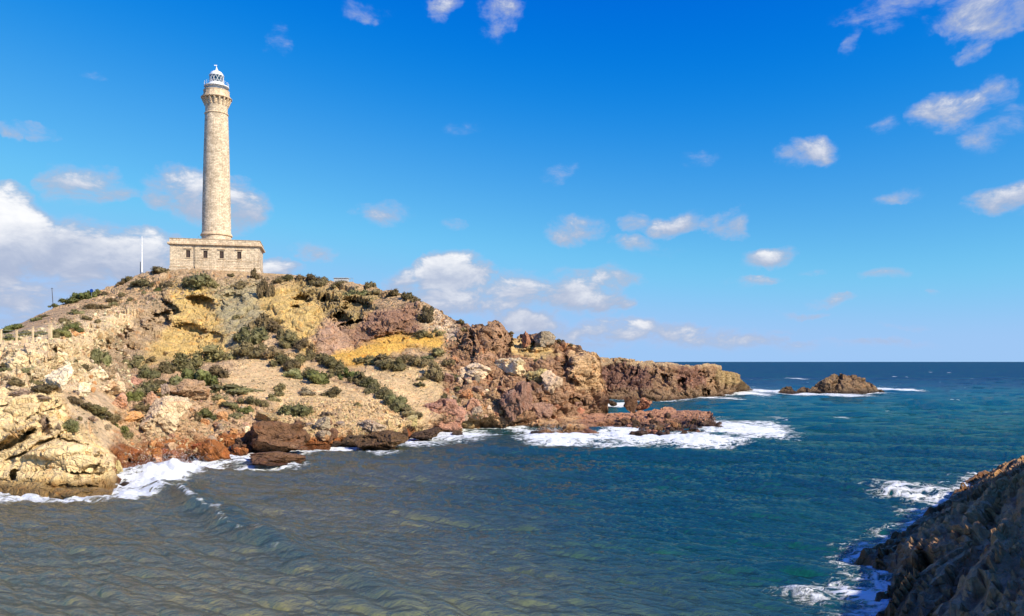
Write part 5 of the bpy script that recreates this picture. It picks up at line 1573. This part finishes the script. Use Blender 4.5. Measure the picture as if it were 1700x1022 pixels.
# fence of stone posts and wires
fr = empty('post_fence', at(42, 562, 109))
tag(fr, 'fence of pale stone posts with wires at the left edge of the headland', 'fence')
fo = Vector(fr.location)
fp = [(1, 566, 546, .30, 107), (27.5, 563, 547, .22, 108.5), (54.5, 561, 542, .22, 110), (83.5, 560, 537, .40, 111)]
tops = []
for (px, pb, pt, w, Y) in fp:
    a_, t_ = at(px, pb, Y) - fo, at(px, pt, Y) - fo
    p = link('post', box_me('post', a_.x - w / 2, a_.x + w / 2, a_.y - w / 2, a_.y + w / 2, a_.z - 1.2, t_.z - .12, 0.03), M_postst, fr)
    link('cap', box_me('cap', a_.x - w / 2 - .05, a_.x + w / 2 + .05, a_.y - w / 2 - .05, a_.y + w / 2 + .05, t_.z - .118, t_.z, 0.03), M_postst, p)
    tops.append((a_, t_))
for i in range(3):
    (a0, t0), (a1, t1) = tops[i], tops[i + 1]
    link('footing', box_me('footing', a0.x + .3, a1.x - .3, (a0.y + a1.y) / 2 - .25, (a0.y + a1.y) / 2 + .25, min(a0.z, a1.z) - 1.5, (a0.z + a1.z) / 2 - .1, 0.03), M_postst, fr)
    for f in (0.3, 0.6, 0.9):
        link('wire', tube_me('wire', a0.lerp(t0, f), a1.lerp(t1, f), 0.018, None, 5), M_metal, fr)

# wooden railing on the yellow cliff
wr = empty('wooden_railing', at(20, 645, 92))
tag(wr, 'weathered wooden railing above the yellow cliff at the left edge', 'railing')
wo_ = Vector(wr.location)
rp = [(2, 646, 627, 91), (13, 645, 627, 92), (28, 645, 606, 92), (39.5, 643, 629, 93)]
pts = []
for (px, pb, pt, Y) in rp:
    a_, t_ = at(px, pb, Y) - wo_, at(px, pt, Y) - wo_
    link('post', tube_me('post', a_ - Vector((0, 0, .8)), t_, 0.06, 0.05, 8), M_wood, wr)
    pts.append((a_, at(px, 628 if px < 30 else 630, Y) - wo_))
for i in range(3):
    (a0, t0), (a1, t1) = pts[i], pts[i + 1]
    for f in (0.35, 0.95):
        link('rail', tube_me('rail', a0.lerp(t0, f), a1.lerp(t1, f), 0.045, None, 6), M_wood, wr)

# small white roof hut on the right part of the crest
b = at(566, 463, 212)
M_pale = simple_mat('weathered_white', (.45, .47, .48), 0.8, var=0.15)
hr = empty('white_hut', b)
tag(hr, 'small pale hut top showing behind the shrubs on the crest right of the lighthouse', 'hut')
link('wall', box_me('wall', -1.9, 1.7, 0, 2.4, -3, .25, .02), M_pale, hr)
link('roof', box_me('roof', -2.1, 1.9, -.2, 2.6, .252, .38, .02), M_pale, hr)
for x in (1.95, 2.6, 3.25):
    link('rail_post', tube_me('rail_post', (x, .3, -3), (x, .3, .3), 0.05, None, 6), M_metal, hr)
link('rail', tube_me('rail', (1.9, .3, .28), (3.3, .3, .28), 0.04, None, 6), M_metal, hr)


# droplets thrown up where the swell breaks
def spray():
    g = np.random.default_rng(15)
    base = np.array([(1, 0, 0), (-1, 0, 0), (0, 1, 0), (0, -1, 0), (0, 0, 1), (0, 0, -1)], float)
    tri = np.array([(0, 2, 4), (2, 1, 4), (1, 3, 4), (3, 0, 4), (2, 0, 5), (1, 2, 5), (3, 1, 5), (0, 3, 5)])
    V, T = [], []
    k = 0
    for (px, py, w, hgt, n) in ((262, 790, 3.2, 2.6, 900), (300, 776, 3.0, 1.6, 300), (235, 800, 2.0, 1.4, 250), (915, 718, 3.0, 1.3, 260), (1050, 720, 4.0, 1.1, 260), (1190, 705, 3.5, 1.5, 300), (1240, 650, 5.0, 2.0, 200), (1470, 648, 4.0, 2.0, 160), (470, 745, 2.0, 1.0, 120)):
        c = pxw(px, py)
        for _ in range(n * 2):
            z = hgt * g.random() ** 2.2
            p = np.array([c[0] + g.normal() * w * 0.55, c[1] + 0.6 + g.normal() * w * 0.4, 0.25 + z])
            r = g.uniform(0.008, 0.026) * (1.3 - 0.6 * z / hgt) * (c[1] / 80) ** 0.7
            V.append(base * r * g.uniform(0.7, 1.4, 3) + p)
            T.append(tri + k)
            k += 6
    m = simple_mat('spray_droplets', (.85, .87, .88), 0.6, var=0.05)
    o = link('sea_spray', np_mesh('sea_spray', np.concatenate(V), np.concatenate(T)), m)
    tag(o, 'white spray thrown up where waves break on the rocks', 'spray', kind='stuff')


spray()
